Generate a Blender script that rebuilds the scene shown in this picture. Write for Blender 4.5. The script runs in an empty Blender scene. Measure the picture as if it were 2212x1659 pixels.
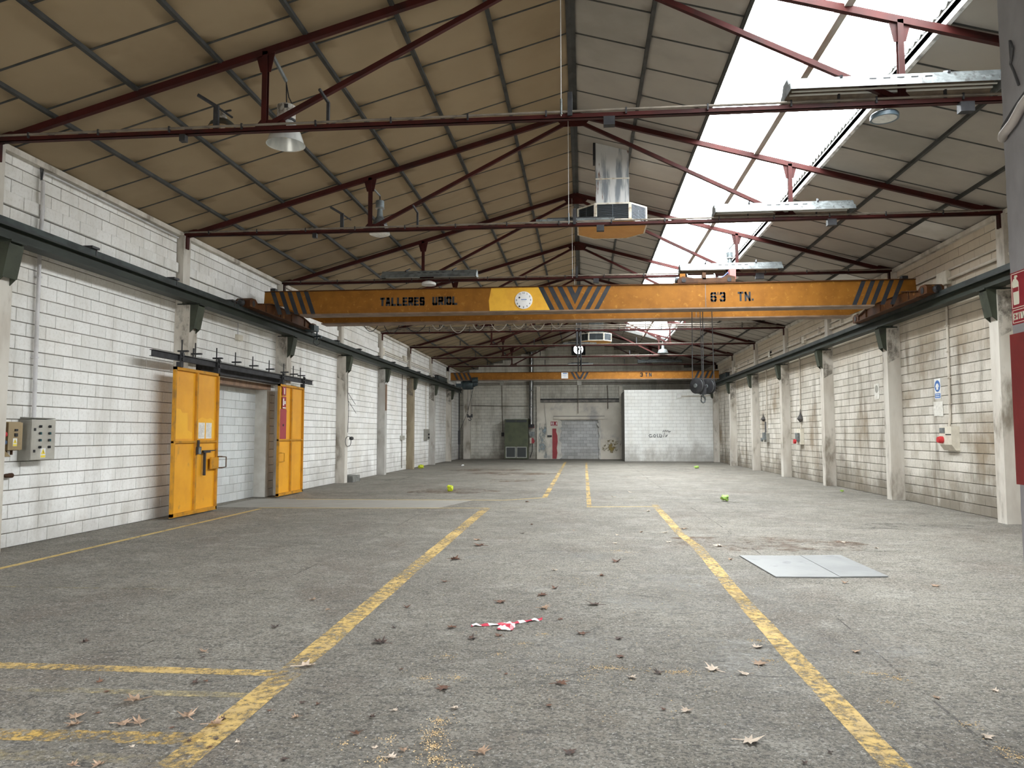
import bpy, bmesh, math, random
from mathutils import Vector, Matrix
random.seed(7)
SC = bpy.context.scene
COL = SC.collection

# ------------------------------------------------------------------ camera
H = 1.58
def make_camera():
    yaw, pitch, roll = .0954994, .0676684, -.00074564
    F = Vector((-math.sin(yaw)*math.cos(pitch), math.cos(yaw)*math.cos(pitch), math.sin(pitch)))
    r0 = Vector((math.cos(yaw), math.sin(yaw), 0)); U0 = r0.cross(F)
    r = math.cos(roll)*r0 + math.sin(roll)*U0
    U = -math.sin(roll)*r0 + math.cos(roll)*U0
    cd = bpy.data.cameras.new('camera'); co = bpy.data.objects.new('camera', cd); COL.objects.link(co)
    cd.sensor_fit = 'HORIZONTAL'; cd.sensor_width = 36; cd.lens = 1605.39/2212*36
    cd.clip_start = .05; cd.clip_end = 300
    M = Matrix((r, U, -F)).transposed().to_4x4(); M.translation = (0, 0, H)
    co.matrix_world = M
    SC.camera = co
make_camera()

# ------------------------------------------------------------------ sky, portals, exposure
SKY = 28.0
w = bpy.data.worlds.new('overcast_sky'); SC.world = w; w.use_nodes = True
bg = w.node_tree.nodes['Background']; bg.inputs[0].default_value = (.96, .98, 1.0, 1); bg.inputs[1].default_value = SKY
SC.view_settings.view_transform = 'Standard'; SC.view_settings.look = 'None'
SC.view_settings.exposure = 0.0; SC.view_settings.gamma = 1; SC.view_settings.use_curve_mapping = False

RX, RZ, SL = -.15, 7.85, .2823            # ridge x, ridge height, roof slope
XL, XR = -8.05, 7.68                      # block faces of the side walls
YF, YB = -2.6, 48.0                       # front and back walls
def roofz(x): return RZ - SL*abs(x-RX)
SKX0, SKX1, SKY0, SKY1 = 2.24, 4.41, 5.0, 40.4   # skylight opening
def portal(name, loc, rot, sx, sy):
    l = bpy.data.lights.new(name, 'AREA'); l.shape = 'RECTANGLE'; l.size = sx; l.size_y = sy
    l.cycles.is_portal = True
    o = bpy.data.objects.new(name, l); COL.objects.link(o); o.location = loc; o.rotation_euler = rot
xm = (SKX0+SKX1)/2
portal('skylight_portal', (xm, (SKY0+SKY1)/2, roofz(xm)+.1), (0, math.atan(SL), 0), (SKX1-SKX0)/math.cos(math.atan(SL)), SKY1-SKY0)
portal('entrance_portal', (-4.8, YF-.05, 1.6), (math.radians(90), 0, 0), 6.2, 3.2)

# ------------------------------------------------------------------ materials
MATS = {}
class NT:
    def __init__(s, name):
        s.m = bpy.data.materials.new(name); s.m.use_nodes = True; s.t = s.m.node_tree; s.n = s.t.nodes; s.l = s.t.links
        s.n.clear()
        s.out = s.n.new('ShaderNodeOutputMaterial'); s.b = s.n.new('ShaderNodeBsdfPrincipled')
        s.l.new(s.b.outputs[0], s.out.inputs[0])
        s.geo = None
    def put(s, sock, v):
        if hasattr(v, 'is_linked') or isinstance(v, bpy.types.NodeSocket): s.l.new(v, sock)
        else: sock.default_value = v
    def pos(s):
        if s.geo is None: s.geo = s.n.new('ShaderNodeNewGeometry').outputs['Position']
        return s.geo
    def scaled(s, st, vec=None):
        n = s.n.new('ShaderNodeVectorMath'); n.operation = 'MULTIPLY'; s.l.new(vec or s.pos(), n.inputs[0]); n.inputs[1].default_value = st
        return n.outputs[0]
    def noise(s, sc, st=(1, 1, 1), det=4., rough=.55, off=0, vec=None):
        v = s.scaled((st[0]*sc, st[1]*sc, st[2]*sc), vec)
        if off:
            a = s.n.new('ShaderNodeVectorMath'); a.operation = 'ADD'; s.l.new(v, a.inputs[0]); a.inputs[1].default_value = (off, off*1.7, off*.6); v = a.outputs[0]
        n = s.n.new('ShaderNodeTexNoise'); n.inputs['Scale'].default_value = 1; n.inputs['Detail'].default_value = det; n.inputs['Roughness'].default_value = rough
        s.l.new(v, n.inputs['Vector']); return n.outputs['Fac']
    def ramp(s, v, lo, hi, a=0., b=1.):
        n = s.n.new('ShaderNodeMapRange'); n.interpolation_type = 'SMOOTHSTEP'
        s.put(n.inputs[0], v); n.inputs[1].default_value = lo; n.inputs[2].default_value = hi; n.inputs[3].default_value = a; n.inputs[4].default_value = b
        return n.outputs[0]
    def math(s, op, a, b=0.):
        n = s.n.new('ShaderNodeMath'); n.operation = op; s.put(n.inputs[0], a); s.put(n.inputs[1], b); return n.outputs[0]
    def mix(s, f, a, b, mode='MIX'):
        n = s.n.new('ShaderNodeMix'); n.data_type = 'RGBA'; n.blend_type = mode
        s.put(n.inputs[0], f)
        for i, c in ((6, a), (7, b)):
            if isinstance(c, tuple): n.inputs[i].default_value = (*c[:3], 1)
            else: s.l.new(c, n.inputs[i])
        return n.outputs[2]
    def xyz(s):
        n = s.n.new('ShaderNodeSeparateXYZ'); s.l.new(s.pos(), n.inputs[0]); return n.outputs
    def bump(s, h, strength=.3, dist=.01):
        n = s.n.new('ShaderNodeBump'); n.inputs['Strength'].default_value = strength; n.inputs['Distance'].default_value = dist
        s.l.new(h, n.inputs['Height']); s.l.new(n.outputs[0], s.b.inputs['Normal'])
    def done(s, col, rough=.8, metal=0., spec=.4):
        if isinstance(col, tuple): s.b.inputs['Base Color'].default_value = (*col[:3], 1)
        else: s.l.new(col, s.b.inputs['Base Color'])
        s.put(s.b.inputs['Roughness'], rough); s.b.inputs['Metallic'].default_value = metal
        s.b.inputs['Specular IOR Level'].default_value = spec
        return s.m
def pm(name, c, c2=None, sc=3., st=(1, 1, 1), lo=.38, hi=.66, c3=None, sc3=1., st3=(1, 1, 1), lo3=.5, hi3=.72, rough=.75, metal=0., bump=0., bsc=60., spec=.4):
    t = NT(name); col = c
    if c2: col = t.mix(t.ramp(t.noise(sc, st), lo, hi), c, c2)
    if c3: col = t.mix(t.ramp(t.noise(sc3, st3, 5, .62, 11.3), lo3, hi3), col, c3)
    if bump: t.bump(t.noise(bsc, (1, 1, 1), 3), bump, .004)
    MATS[name] = t.done(col, rough, metal, spec); return MATS[name]

def wall_mat(name, ax, c1, c2, dirt, streak, low, upper, grime=.5):
    """painted concrete block: every block its own tint, streaks and stains"""
    t = NT(name); X, Y, Z = t.xyz()
    cmb = t.n.new('ShaderNodeCombineXYZ'); t.l.new(Y if ax == 'y' else X, cmb.inputs[0]); t.l.new(Z, cmb.inputs[1])
    br = t.n.new('ShaderNodeTexBrick'); t.l.new(cmb.outputs[0], br.inputs['Vector'])
    br.inputs['Scale'].default_value = 1; br.inputs['Brick Width'].default_value = .4; br.inputs['Row Height'].default_value = .2
    br.inputs['Mortar Size'].default_value = 0; br.offset = .5
    br.inputs['Color1'].default_value = (*c1, 1); br.inputs['Color2'].default_value = (*c2, 1)
    col = br.outputs['Color']
    fine = t.ramp(t.noise(22, (1, 1, 1), 6, .7), .46, .72)
    col = t.mix(t.math('MULTIPLY', fine, .30), col, dirt)
    st = (1, .9, .16) if ax == 'y' else (.9, 1, .16)
    sk = t.math('MULTIPLY', t.ramp(t.noise(2.1, st, 7, .66), .47, .72), streak)
    col = t.mix(sk, col, dirt)
    big = t.math('MULTIPLY', t.ramp(t.noise(.55, (1, 1, 1), 5, .6, 5.1), .47, .74), grime)
    col = t.mix(big, col, (dirt[0]*1.15, dirt[1]*1.05, dirt[2]*.9))
    zn = t.math('ADD', Z, t.math('MULTIPLY', t.noise(.8, (1, 1, .7), 7, .68, 2.), -3.4))
    foot = t.math('MULTIPLY', t.ramp(zn, -1.75, -.6, 1., 0.), low)
    col = t.mix(foot, col, (.17, .145, .11))
    up = t.math('MULTIPLY', t.ramp(t.math('ADD', Z, t.math('MULTIPLY', t.noise(.9, (1, 1, 1), 3, .5, 8.), 1.2)), 3.9, 5.0), upper)
    col = t.mix(up, col, (.58, .505, .40))
    t.bump(t.noise(95, (1, 1, 1), 3, .6), .35, .004)
    MATS[name] = t.done(col, .9, 0, .25)
wall_mat('paint_left', 'y', (.90, .90, .88), (.80, .80, .775), (.44, .41, .35), .40, .38, .06, .26)
wall_mat('paint_right', 'y', (.66, .625, .56), (.51, .48, .415), (.22, .185, .14), 1.0, .85, .85, .9)
wall_mat('paint_back', 'x', (.70, .69, .62), (.60, .59, .53), (.26, .24, .20), .7, .7, .1, .55)
wall_mat('paint_partition', 'x', (.92, .93, .90), (.86, .87, .84), (.55, .52, .45), .3, .55, 0., .2)
wall_mat('infill_grey', 'y', (.72, .75, .75), (.62, .65, .65), (.45, .45, .43), .3, .2, 0., .3)
wall_mat('infill_back', 'x', (.62, .63, .62), (.46, .47, .47), (.22, .22, .2), .3, .3, 0., .4)
pm('mortar', (.15, .135, .115), (.26, .24, .21), 5, (1, 1, 1), .45, .7)
pm('mortar_pale', (.34, .33, .31), (.24, .235, .22), 5)
pm('concrete_paint', (.60, .57, .51), (.46, .42, .36), 2.5, (1, 1, .3), .35, .7, (.22, .19, .15), 2.2, (1, 1, .4), .50, .72, .88, 0, .3)
pm('concrete_grey', (.47, .46, .43), (.37, .35, .32), 3, (1, 1, .4), .35, .7, (.2, .18, .15), 1.3, (1, 1, .5), .55, .8, .88, 0, .3)
pm('concrete_brown', (.30, .25, .17), (.19, .15, .10), 3, (1, 1, .3), .35, .7, (.42, .38, .3), 2, (1, 1, .5), .6, .8, .9, 0, .4)
pm('plaster', (.74, .70, .61), (.62, .58, .50), 1.2, (1, 1, 1), .35, .7, (.38, .37, .36), .8, (1, 1, 1), .52, .75, .88, 0, .25)
pm('plaster_white', (.66, .65, .60), (.52, .50, .45), 2, rough=.9, bump=.3)
pm('panel', (.295, .224, .138), (.27, .203, .123), 1.1, (1, 1, 1), .35, .7, (.24, .178, .106), .45, (1, 1, 1), .5, .75, .85, 0, .08, 30, .3)
pm('panel_right', (.35, .318, .278), (.32, .29, .255), 1.1, (1, 1, 1), .35, .7, (.27, .247, .215), .45, (1, 1, 1), .5, .75, .85, 0, .08, 30, .3)
pm('panel_pale', (.60, .585, .55), (.5, .48, .44), 1.4)
pm('roof_dark', (.012, .011, .010))
pm('roof_edge', (.72, .72, .70), (.3, .3, .29), 6, (1, 1, 1), .42, .7)
pm('purlin', (.060, .060, .056), (.04, .04, .038), 4, rough=.6, spec=.15)
pm('purlin_rust', (.25, .17, .13), (.36, .33, .29), 3, (1, .3, 1), rough=.6)
pm('red_steel', (.052, .0105, .0088), (.034, .0085, .0072), 3, (1, 1, 1), .35, .7, (.021, .0105, .0092), 1.5, rough=.55, spec=.15)
pm('dark_steel', (.045, .045, .048), (.028, .028, .03), 6, rough=.55, spec=.15)
pm('conduit_grey', (.20, .17, .135), (.12, .10, .08), 5, rough=.6)
pm('pvc', (.62, .61, .62), (.5, .49, .49), 4, rough=.5)
pm('pvc_cream', (.63, .58, .50), (.5, .45, .38), 4, rough=.55)
pm('galv', (.155, .17, .17), (.10, .11, .11), 9, (1, 1, 1), .4, .6, (.055, .055, .052), 14, (1, 1, 1), .52, .66, .55, .2)
pm('galv_dark', (.22, .24, .24), (.13, .14, .14), 7, rough=.5, metal=.4, spec=.15)
pm('galv_rust', (.60, .60, .59), (.22, .24, .26), 7, (1, 1, .12), .45, .6, (.17, .09, .065), 8, (1, 1, .16), .57, .66, .6, .25)
pm('stain_brown', (.15, .115, .085), (.22, .17, .12), 6, rough=.8)
pm('rail_green', (.036, .043, .034), (.023, .027, .022), 2.5, (1, .5, 1), .35, .7, (.025, .028, .025), 3, (1, .4, 1), .55, .75, .5, spec=.15)
pm('rail_strip', (.045, .055, .052), (.024, .028, .027), 6, (1, .6, 1), rough=.45, metal=.3, spec=.15)
pm('bracket_green', (.062, .070, .050), (.045, .05, .038), 3, (1, 1, 1), .35, .7, (.03, .03, .026), 4, (1, 1, 1), .55, .75, .55, spec=.15)
pm('crane_orange', (.255, .105, .015), (.21, .083, .012), 4, (1, 1, 1), .35, .7, (.34, .165, .03), 9, (1, 1, 1), .56, .72, .55, spec=.15)
pm('crane_orange_dark', (.085, .033, .011), (.055, .021, .008), 4, (1, 1, 1), .35, .7, (.28, .14, .04), 6, (1, 1, 1), .58, .75, .55, spec=.15)
pm('crane_yellow', (.78, .43, .035), (.70, .36, .03), 5, rough=.5)
pm('flange', (.22, .155, .11), (.15, .105, .075), 4, rough=.6, spec=.15)
pm('stripe_black', (.028, .033, .042), (.045, .047, .05), 5, rough=.6, spec=.15)
pm('lettering_black', (.035, .038, .042), rough=.6, spec=.15)
pm('machine_brown', (.085, .042, .022), (.055, .028, .017), 7, rough=.6, spec=.15)
pm('machine_dark', (.03, .04, .047), (.045, .07, .075), 8, rough=.4, metal=.3)
pm('drum_grey', (.22, .225, .22), (.15, .15, .145), 8, rough=.4, metal=.4)
pm('pink_red', (.42, .15, .14), rough=.6)
pm('blue_paint', (.10, .14, .42), rough=.5)
pm('door_yellow', (.74, .345, .014), (.66, .295, .012), 1.8, (1, 1, 1), .35, .7, (.40, .21, .04), 5, (1, 1, .6), .60, .78, .5, 0, .1, 25)
pm('door_frame', (.50, .23, .018), (.27, .14, .03), 5, (1, 1, 1), .45, .75, rough=.5, spec=.15)
pm('fresh_yellow', (.80, .42, .02), (.77, .385, .018), 3, rough=.5)
pm('sign_red', (.30, .022, .035), (.26, .02, .03), 3, rough=.45)
pm('panel_red', (.33, .032, .042), (.28, .028, .036), 3, rough=.5)
pm('sign_cream', (.75, .74, .60), rough=.5)
pm('white_sheet', (.80, .80, .78), (.70, .70, .68), 8, rough=.6)
pm('paper', (.72, .70, .64), (.60, .58, .52), 14, rough=.8)
pm('sticker_yellow', (.80, .62, .06), rough=.5)
pm('sign_blue', (.06, .17, .46), rough=.5)
pm('cab_steel', (.46, .45, .40), (.39, .375, .33), 4, rough=.42, metal=.35)
pm('cab_side', (.33, .32, .28), (.28, .27, .24), 4, rough=.5, metal=.3)
pm('box_tan', (.33, .25, .14), (.26, .19, .10), 5, rough=.55)
pm('box_cream', (.66, .62, .52), (.56, .52, .43), 6, rough=.55)
pm('black_plastic', (.02, .02, .022), rough=.45)
pm('teal_plastic', (.02, .08, .09), rough=.4)
pm('socket_red', (.50, .03, .035), rough=.4)
pm('socket_blue', (.05, .10, .18), rough=.4)
pm('cabinet_green', (.085, .098, .05), (.065, .075, .04), 2, rough=.5)
pm('cabinet_trim', (.40, .41, .36), (.3, .3, .27), 5, rough=.5)
pm('grille_dark', (.045, .05, .05), rough=.6)
pm('unit_frame', (.66, .62, .53), (.42, .33, .22), 9, (1, 1, 1), .5, .7, rough=.5)
pm('unit_orange', (.56, .29, .065), (.50, .25, .05), 3, rough=.5)
pm('louvre', (.10, .115, .13), rough=.4, metal=.3)
pm('lamp_glass', (.66, .68, .66), (.55, .57, .56), 10, (1, 1, .1), rough=.25, metal=.2)
pm('lamp_alu', (.55, .57, .58), (.42, .44, .45), 12, (1, 1, .2), rough=.3, metal=.7)
pm('lamp_house', (.40, .38, .34), (.2, .18, .15), 20, (1, 1, 1), .45, .6, rough=.6, metal=.2)
pm('lamp_fins', (.20, .23, .24), (.13, .15, .16), 10, rough=.45, metal=.5)
pm('lamp_dome', (.05, .057, .052), (.07, .055, .035), 9, rough=.5)
pm('lamp_inside', (.30, .17, .06), (.42, .28, .14), 6, rough=.5)
pm('bulb', (.75, .66, .50), rough=.2)
pm('tube_white', (.78, .78, .74), rough=.3)
pm('led_face', (.72, .73, .70), (.6, .6, .58), 20, rough=.3)
pm('led_body', (.10, .14, .17), rough=.4)
pm('flue', (.30, .30, .29), (.2, .2, .2), 5, rough=.25, metal=.85)
pm('plate_steel', (.25, .255, .25), (.20, .205, .205), 1.6, (1, 1, 1), .35, .7, (.145, .15, .155), 3.5, (1, 1, 1), .58, .72, .55, .25)
pm('grey_box', (.13, .13, .12), (.20, .20, .18), 6, rough=.85)
pm('leaf_tan', (.36, .25, .17), (.27, .18, .12), 30, rough=.8)
pm('leaf_pale', (.56, .47, .38), (.44, .35, .27), 30, rough=.8)
pm('leaf_brown', (.15, .075, .045), (.10, .05, .035), 30, rough=.8)
pm('leaf_dark', (.055, .042, .038), (.1, .06, .045), 30, rough=.8)
pm('straw', (.60, .46, .26), (.40, .27, .13), 35, rough=.85)
pm('grit', (.32, .31, .29), (.12, .115, .11), 40, rough=.9)
pm('lime', (.55, .62, .03), (.40, .47, .02), 12, rough=.5)
pm('leaf_green', (.22, .40, .06), (.36, .50, .12), 12, rough=.5)
pm('rope', (.06, .06, .062), rough=.6)
pm('cable_black', (.022, .022, .024), rough=.5)
pm('cable_pale', (.5, .49, .46), rough=.6)
pm('wood_strip', (.26, .16, .10), (.18, .11, .07), 8, (1, 1, .3), rough=.7)
pm('rag', (.07, .068, .065), (.11, .1, .095), 10, rough=.9)
pm('pillar_grey', (.30, .29, .295), (.22, .21, .215), 3, (1, 1, .5), .35, .7, (.16, .145, .13), 2, (1, 1, .6), .6, .8, .9, 0, .5, 45)
pm('pillar_red', (.24, .03, .028), (.18, .022, .022), 3, (1, 1, 1), .35, .7, (.50, .44, .42), 26, (1, 1, .6), .70, .74, .6, 0, .3, 40)
pm('pipe_plaster', (.46, .42, .39), (.36, .33, .3), 6, rough=.9, bump=.4)
pm('smoke_stain', (.16, .15, .14), (.3, .28, .25), 3, rough=.9)
pm('blue_smear', (.33, .42, .46), (.46, .46, .42), 2.2, (1, 1, .35), .4, .62, rough=.9)
pm('mustard_smear', (.38, .30, .10), (.46, .43, .36), 4, (1, 1, 1), .42, .6, rough=.9)
pm('graffiti', (.10, .10, .11), rough=.8)
pm('clock_face', (.82, .82, .82), rough=.4)

def glass_mat():
    t = NT('skylight_sheet')
    tr = t.n.new('ShaderNodeBsdfTransparent'); tr.inputs[0].default_value = (.93, .95, .95, 1)
    tl = t.n.new('ShaderNodeBsdfTranslucent'); tl.inputs[0].default_value = (.88, .9, .9, 1)
    mx = t.n.new('ShaderNodeMixShader'); mx.inputs[0].default_value = .22
    t.l.new(tr.outputs[0], mx.inputs[1]); t.l.new(tl.outputs[0], mx.inputs[2]); t.l.new(mx.outputs[0], t.out.inputs[0])
    MATS['skylight_sheet'] = t.m
glass_mat()
def worn_mat(name, c, c2, lo, hi, sc=16, st=(1, 1, 1), big=.5):
    """paint worn off in patches: bare floor shows through"""
    t = NT(name)
    col = t.mix(t.ramp(t.noise(7, (1, 1, 1), 5), .35, .7), c, c2)
    t.done(col, .8, 0, .3)
    n = t.math('ADD', t.noise(sc, st, 7, .75), t.math('MULTIPLY', t.math('SUBTRACT', t.noise(1.3, (1, 1, 1), 3, .5, 4.), .5), big))
    f = t.ramp(n, lo, hi)
    tr = t.n.new('ShaderNodeBsdfTransparent'); mx = t.n.new('ShaderNodeMixShader')
    t.l.new(f, mx.inputs[0]); t.l.new(tr.outputs[0], mx.inputs[1]); t.l.new(t.b.outputs[0], mx.inputs[2]); t.l.new(mx.outputs[0], t.out.inputs[0])
    MATS[name] = t.m
worn_mat('line_yellow', (.58, .40, .14), (.48, .345, .155), .36, .62)
worn_mat('line_worn', (.55, .36, .10), (.44, .31, .13), .42, .66)
worn_mat('line_faint', (.47, .38, .20), (.34, .30, .20), .42, .80)
worn_mat('line_thin', (.52, .37, .13), (.44, .33, .15), .24, .46)
worn_mat('joint_dark', (.075, .07, .062), (.11, .10, .09), .44, .66, 9, (1, 1, 1), 1.0)
worn_mat('rust_stain', (.15, .085, .05), (.20, .13, .085), .38, .8, 6, (1, 1, 1), .6)
worn_mat('oil_stain', (.085, .08, .072), (.11, .105, .095), .46, .95, 6, (1, 1, 1), .6)
worn_mat('white_stain', (.36, .35, .32), (.31, .30, .275), .46, .9, 14, (1, 1, 1), .7)
worn_mat('soot', (.22, .195, .165), (.30, .27, .23), .40, .95, 5, (1, 1, .6), .5)
worn_mat('mustard_worn', (.36, .27, .07), (.30, .23, .10), .48, .66, 7, (1, 1, 1), .9)
worn_mat('blue_worn', (.40, .47, .50), (.34, .42, .46), .40, .8, 5, (1, 1, .35), .9)
def tape_mat():
    t = NT('barrier_tape'); tc = t.n.new('ShaderNodeTexCoord')
    sp = t.n.new('ShaderNodeSeparateXYZ'); t.l.new(tc.outputs['Object'], sp.inputs[0])
    u = t.math('FRACT', t.math('MULTIPLY', t.math('ADD', sp.outputs[0], t.math('MULTIPLY', sp.outputs[1], .8)), 6.2))
    col = t.mix(t.ramp(u, .46, .5), (.80, .79, .80), (.52, .05, .085))
    MATS['barrier_tape'] = t.done(col, .35, 0, .5)
tape_mat()
def floor_mat():
    t = NT('floor_concrete')
    col = t.mix(t.ramp(t.noise(.42, (1, 1, 1), 5, .6), .36, .66), (.208, .191, .159), (.276, .254, .212))
    col = t.mix(t.math('MULTIPLY', t.ramp(t.noise(.9, (1, .55, 1), 6, .65, 3.), .50, .70), .65), col, (.175, .143, .113))
    col = t.mix(t.math('MULTIPLY', t.ramp(t.noise(2.6, (1, 1, 1), 7, .7, 6.), .48, .70), .55), col, (.40, .375, .325))
    col = t.mix(t.math('MULTIPLY', t.ramp(t.noise(6.5, (.6, 1.5, 1), 8, .75, 9.), .53, .68), .75), col, (.075, .070, .062))
    col = t.mix(t.math('MULTIPLY', t.ramp(t.noise(19, (.8, 1.2, 1), 6, .75, 1.), .50, .60), .66), col, (.085, .080, .072))
    col = t.mix(t.math('MULTIPLY', t.ramp(t.noise(45, (1, 1, 1), 5, .75), .49, .58), .72), col, (.055, .053, .05))
    col = t.mix(t.math('MULTIPLY', t.ramp(t.noise(28, (1, 1, 1), 4, .7, 2.), .56, .66), .5), col, (.42, .40, .36))
    col = t.mix(t.math('MULTIPLY', t.ramp(t.noise(60, (1, 1, 1), 3, .7, 2.), .58, .68), .75), col, (.55, .53, .48))
    t.bump(t.noise(40, (1, 1, 1), 6, .75), .9, .014)
    MATS['floor_concrete'] = t.done(col, t.ramp(t.noise(1.5, (1, 1, 1), 4), .3, .7, .66, .9), 0, .25)
floor_mat()
pm('patch_concrete', (.30, .285, .255), (.27, .255, .225), 2, (1, 1, 1), .35, .7, (.22, .20, .175), 5, (.4, 1.5, 1), .58, .75, .8, 0, .2, 80)

# ------------------------------------------------------------------ mesh builder
class MB:
    def __init__(s): s.v = []; s.f = []
    def add(s, vs, fs):
        o = len(s.v); s.v += [tuple(p) for p in vs]; s.f += [tuple(i+o for i in q) for q in fs]; return s
    def box(s, x0, x1, y0, y1, z0, z1):
        return s.add([(x0,y0,z0),(x1,y0,z0),(x1,y1,z0),(x0,y1,z0),(x0,y0,z1),(x1,y0,z1),(x1,y1,z1),(x0,y1,z1)],
                     [(0,3,2,1),(4,5,6,7),(0,1,5,4),(1,2,6,5),(2,3,7,6),(3,0,4,7)])
    def prism(s, poly, ax, a0, a1):
        n = len(poly)
        def P(q, a): return {'x': (a, q[0], q[1]), 'y': (q[0], a, q[1]), 'z': (q[0], q[1], a)}[ax]
        return s.add([P(q, a0) for q in poly]+[P(q, a1) for q in poly],
                     [tuple(range(n)), tuple(range(2*n-1, n-1, -1))]+[(i, (i+1) % n, n+(i+1) % n, n+i) for i in range(n)])
    def tube(s, pts, r, n=8, cap=True, r2=None):
        pts = [Vector(p) for p in pts]; o = len(s.v); m = len(pts); ref = None
        for i, p in enumerate(pts):
            d = (pts[min(i+1, m-1)]-pts[max(i-1, 0)]).normalized()
            if ref is None: ref = Vector((0, 0, 1)) if abs(d.z) < .9 else Vector((1, 0, 0))
            a = d.cross(ref).normalized(); b = a.cross(d).normalized(); ref = b
            rr = r if r2 is None else r+(r2-r)*i/(m-1)
            for k in range(n):
                t = 2*math.pi*k/n; s.v.append(tuple(p+a*(rr*math.cos(t))+b*(rr*math.sin(t))))
        for i in range(m-1):
            for k in range(n):
                s.f.append((o+i*n+k, o+i*n+(k+1) % n, o+(i+1)*n+(k+1) % n, o+(i+1)*n+k))
        if cap:
            s.f.append(tuple(o+k for k in range(n-1, -1, -1))); s.f.append(tuple(o+(m-1)*n+k for k in range(n)))
        return s
    def bar(s, p0, p1, wa, wb, up=(0, 0, 1)):
        """square bar between two points; wa across, wb along `up`"""
        p0, p1 = Vector(p0), Vector(p1); d = (p1-p0).normalized(); a = d.cross(Vector(up))
        if a.length < 1e-4: a = d.cross(Vector((0, 1, 0)))
        a.normalize(); b = a.cross(d).normalized(); vs = []
        for p in (p0, p1):
            for i, j in ((-1, -1), (1, -1), (1, 1), (-1, 1)): vs.append(tuple(p+a*(i*wa/2)+b*(j*wb/2)))
        return s.add(vs, [(0,3,2,1),(4,5,6,7),(0,1,5,4),(1,2,6,5),(2,3,7,6),(3,0,4,7)])
    def lathe(s, prof, c, n=20, ax='z', capa=True, capb=True):
        o = len(s.v); m = len(prof)
        for r, h in prof:
            for k in range(n):
                t = 2*math.pi*k/n; a, b = r*math.cos(t), r*math.sin(t)
                s.v.append({'z': (c[0]+a, c[1]+b, c[2]+h), 'x': (c[0]+h, c[1]+a, c[2]+b), 'y': (c[0]+a, c[1]+h, c[2]+b)}[ax])
        for i in range(m-1):
            for k in range(n):
                s.f.append((o+i*n+k, o+i*n+(k+1) % n, o+(i+1)*n+(k+1) % n, o+(i+1)*n+k))
        if capa: s.f.append(tuple(o+k for k in range(n)))
        if capb: s.f.append(tuple(o+(m-1)*n+k for k in range(n)))
        return s
    def ring(s, c, r0, r1, n, ax, h):
        return s.lathe([(r0, 0), (r1, 0), (r1, h), (r0, h), (r0, 0)], c, n, ax, False, False)
    def mesh(s, name, off=(0, 0, 0), smooth=False, recalc=True):
        me = bpy.data.meshes.new(name)
        ox, oy, oz = off
        me.from_pydata([(x-ox, y-oy, z-oz) for x, y, z in s.v], [], s.f)
        if recalc:
            bm = bmesh.new(); bm.from_mesh(me); bmesh.ops.recalc_face_normals(bm, faces=bm.faces); bm.to_mesh(me); bm.free()
        if smooth:
            me.polygons.foreach_set('use_smooth', [True]*len(me.polygons))
        me.update(); return me
    def build(s, name, mat, parent=None, smooth=False, label=None, local=False, recalc=True):
        off = (0, 0, 0) if (parent is None or local) else wloc(parent)
        me = s.mesh(name, off, smooth, recalc); me.materials.append(MATS[mat])
        if smooth:
            try: me.set_sharp_from_angle(angle=math.radians(38))
            except Exception: pass
        o = bpy.data.objects.new(name, me); COL.objects.link(o); o.parent = parent
        if label: o['label'] = label
        return o
def wloc(o):
    p = Vector(o.location)
    while o.parent: o = o.parent; p += Vector(o.location)
    return p
def one(name, mat, mb, label, cat, group=None, base=None, smooth=False):
    """a thing that is one mesh, origin at its base"""
    if base is None:
        xs, ys, zs = zip(*mb.v); base = ((min(xs)+max(xs))/2, (min(ys)+max(ys))/2, min(zs))
    me = mb.mesh(name, base, smooth); me.materials.append(MATS[mat])
    if smooth:
        try: me.set_sharp_from_angle(angle=math.radians(38))
        except Exception: pass
    o = bpy.data.objects.new(name, me); COL.objects.link(o); o.location = base
    tag(o, label, cat, group); return o
def tag(o, label, cat, group=None):
    o['label'] = label; o['category'] = cat
    if group: o['group'] = group
def thing(name, label, cat, loc=(0, 0, 0), group=None):
    o = bpy.data.objects.new(name, None); COL.objects.link(o); o.location = loc; o.empty_display_size = .2
    tag(o, label, cat, group); return o
def struct(name, label=None):
    o = bpy.data.objects.new(name, None); COL.objects.link(o); o['kind'] = 'structure'
    if label: o['label'] = label
    return o
def sub(name, parent, loc):
    o = bpy.data.objects.new(name, None); COL.objects.link(o); o.parent = parent; o.location = Vector(loc)-wloc(parent); return o

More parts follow.
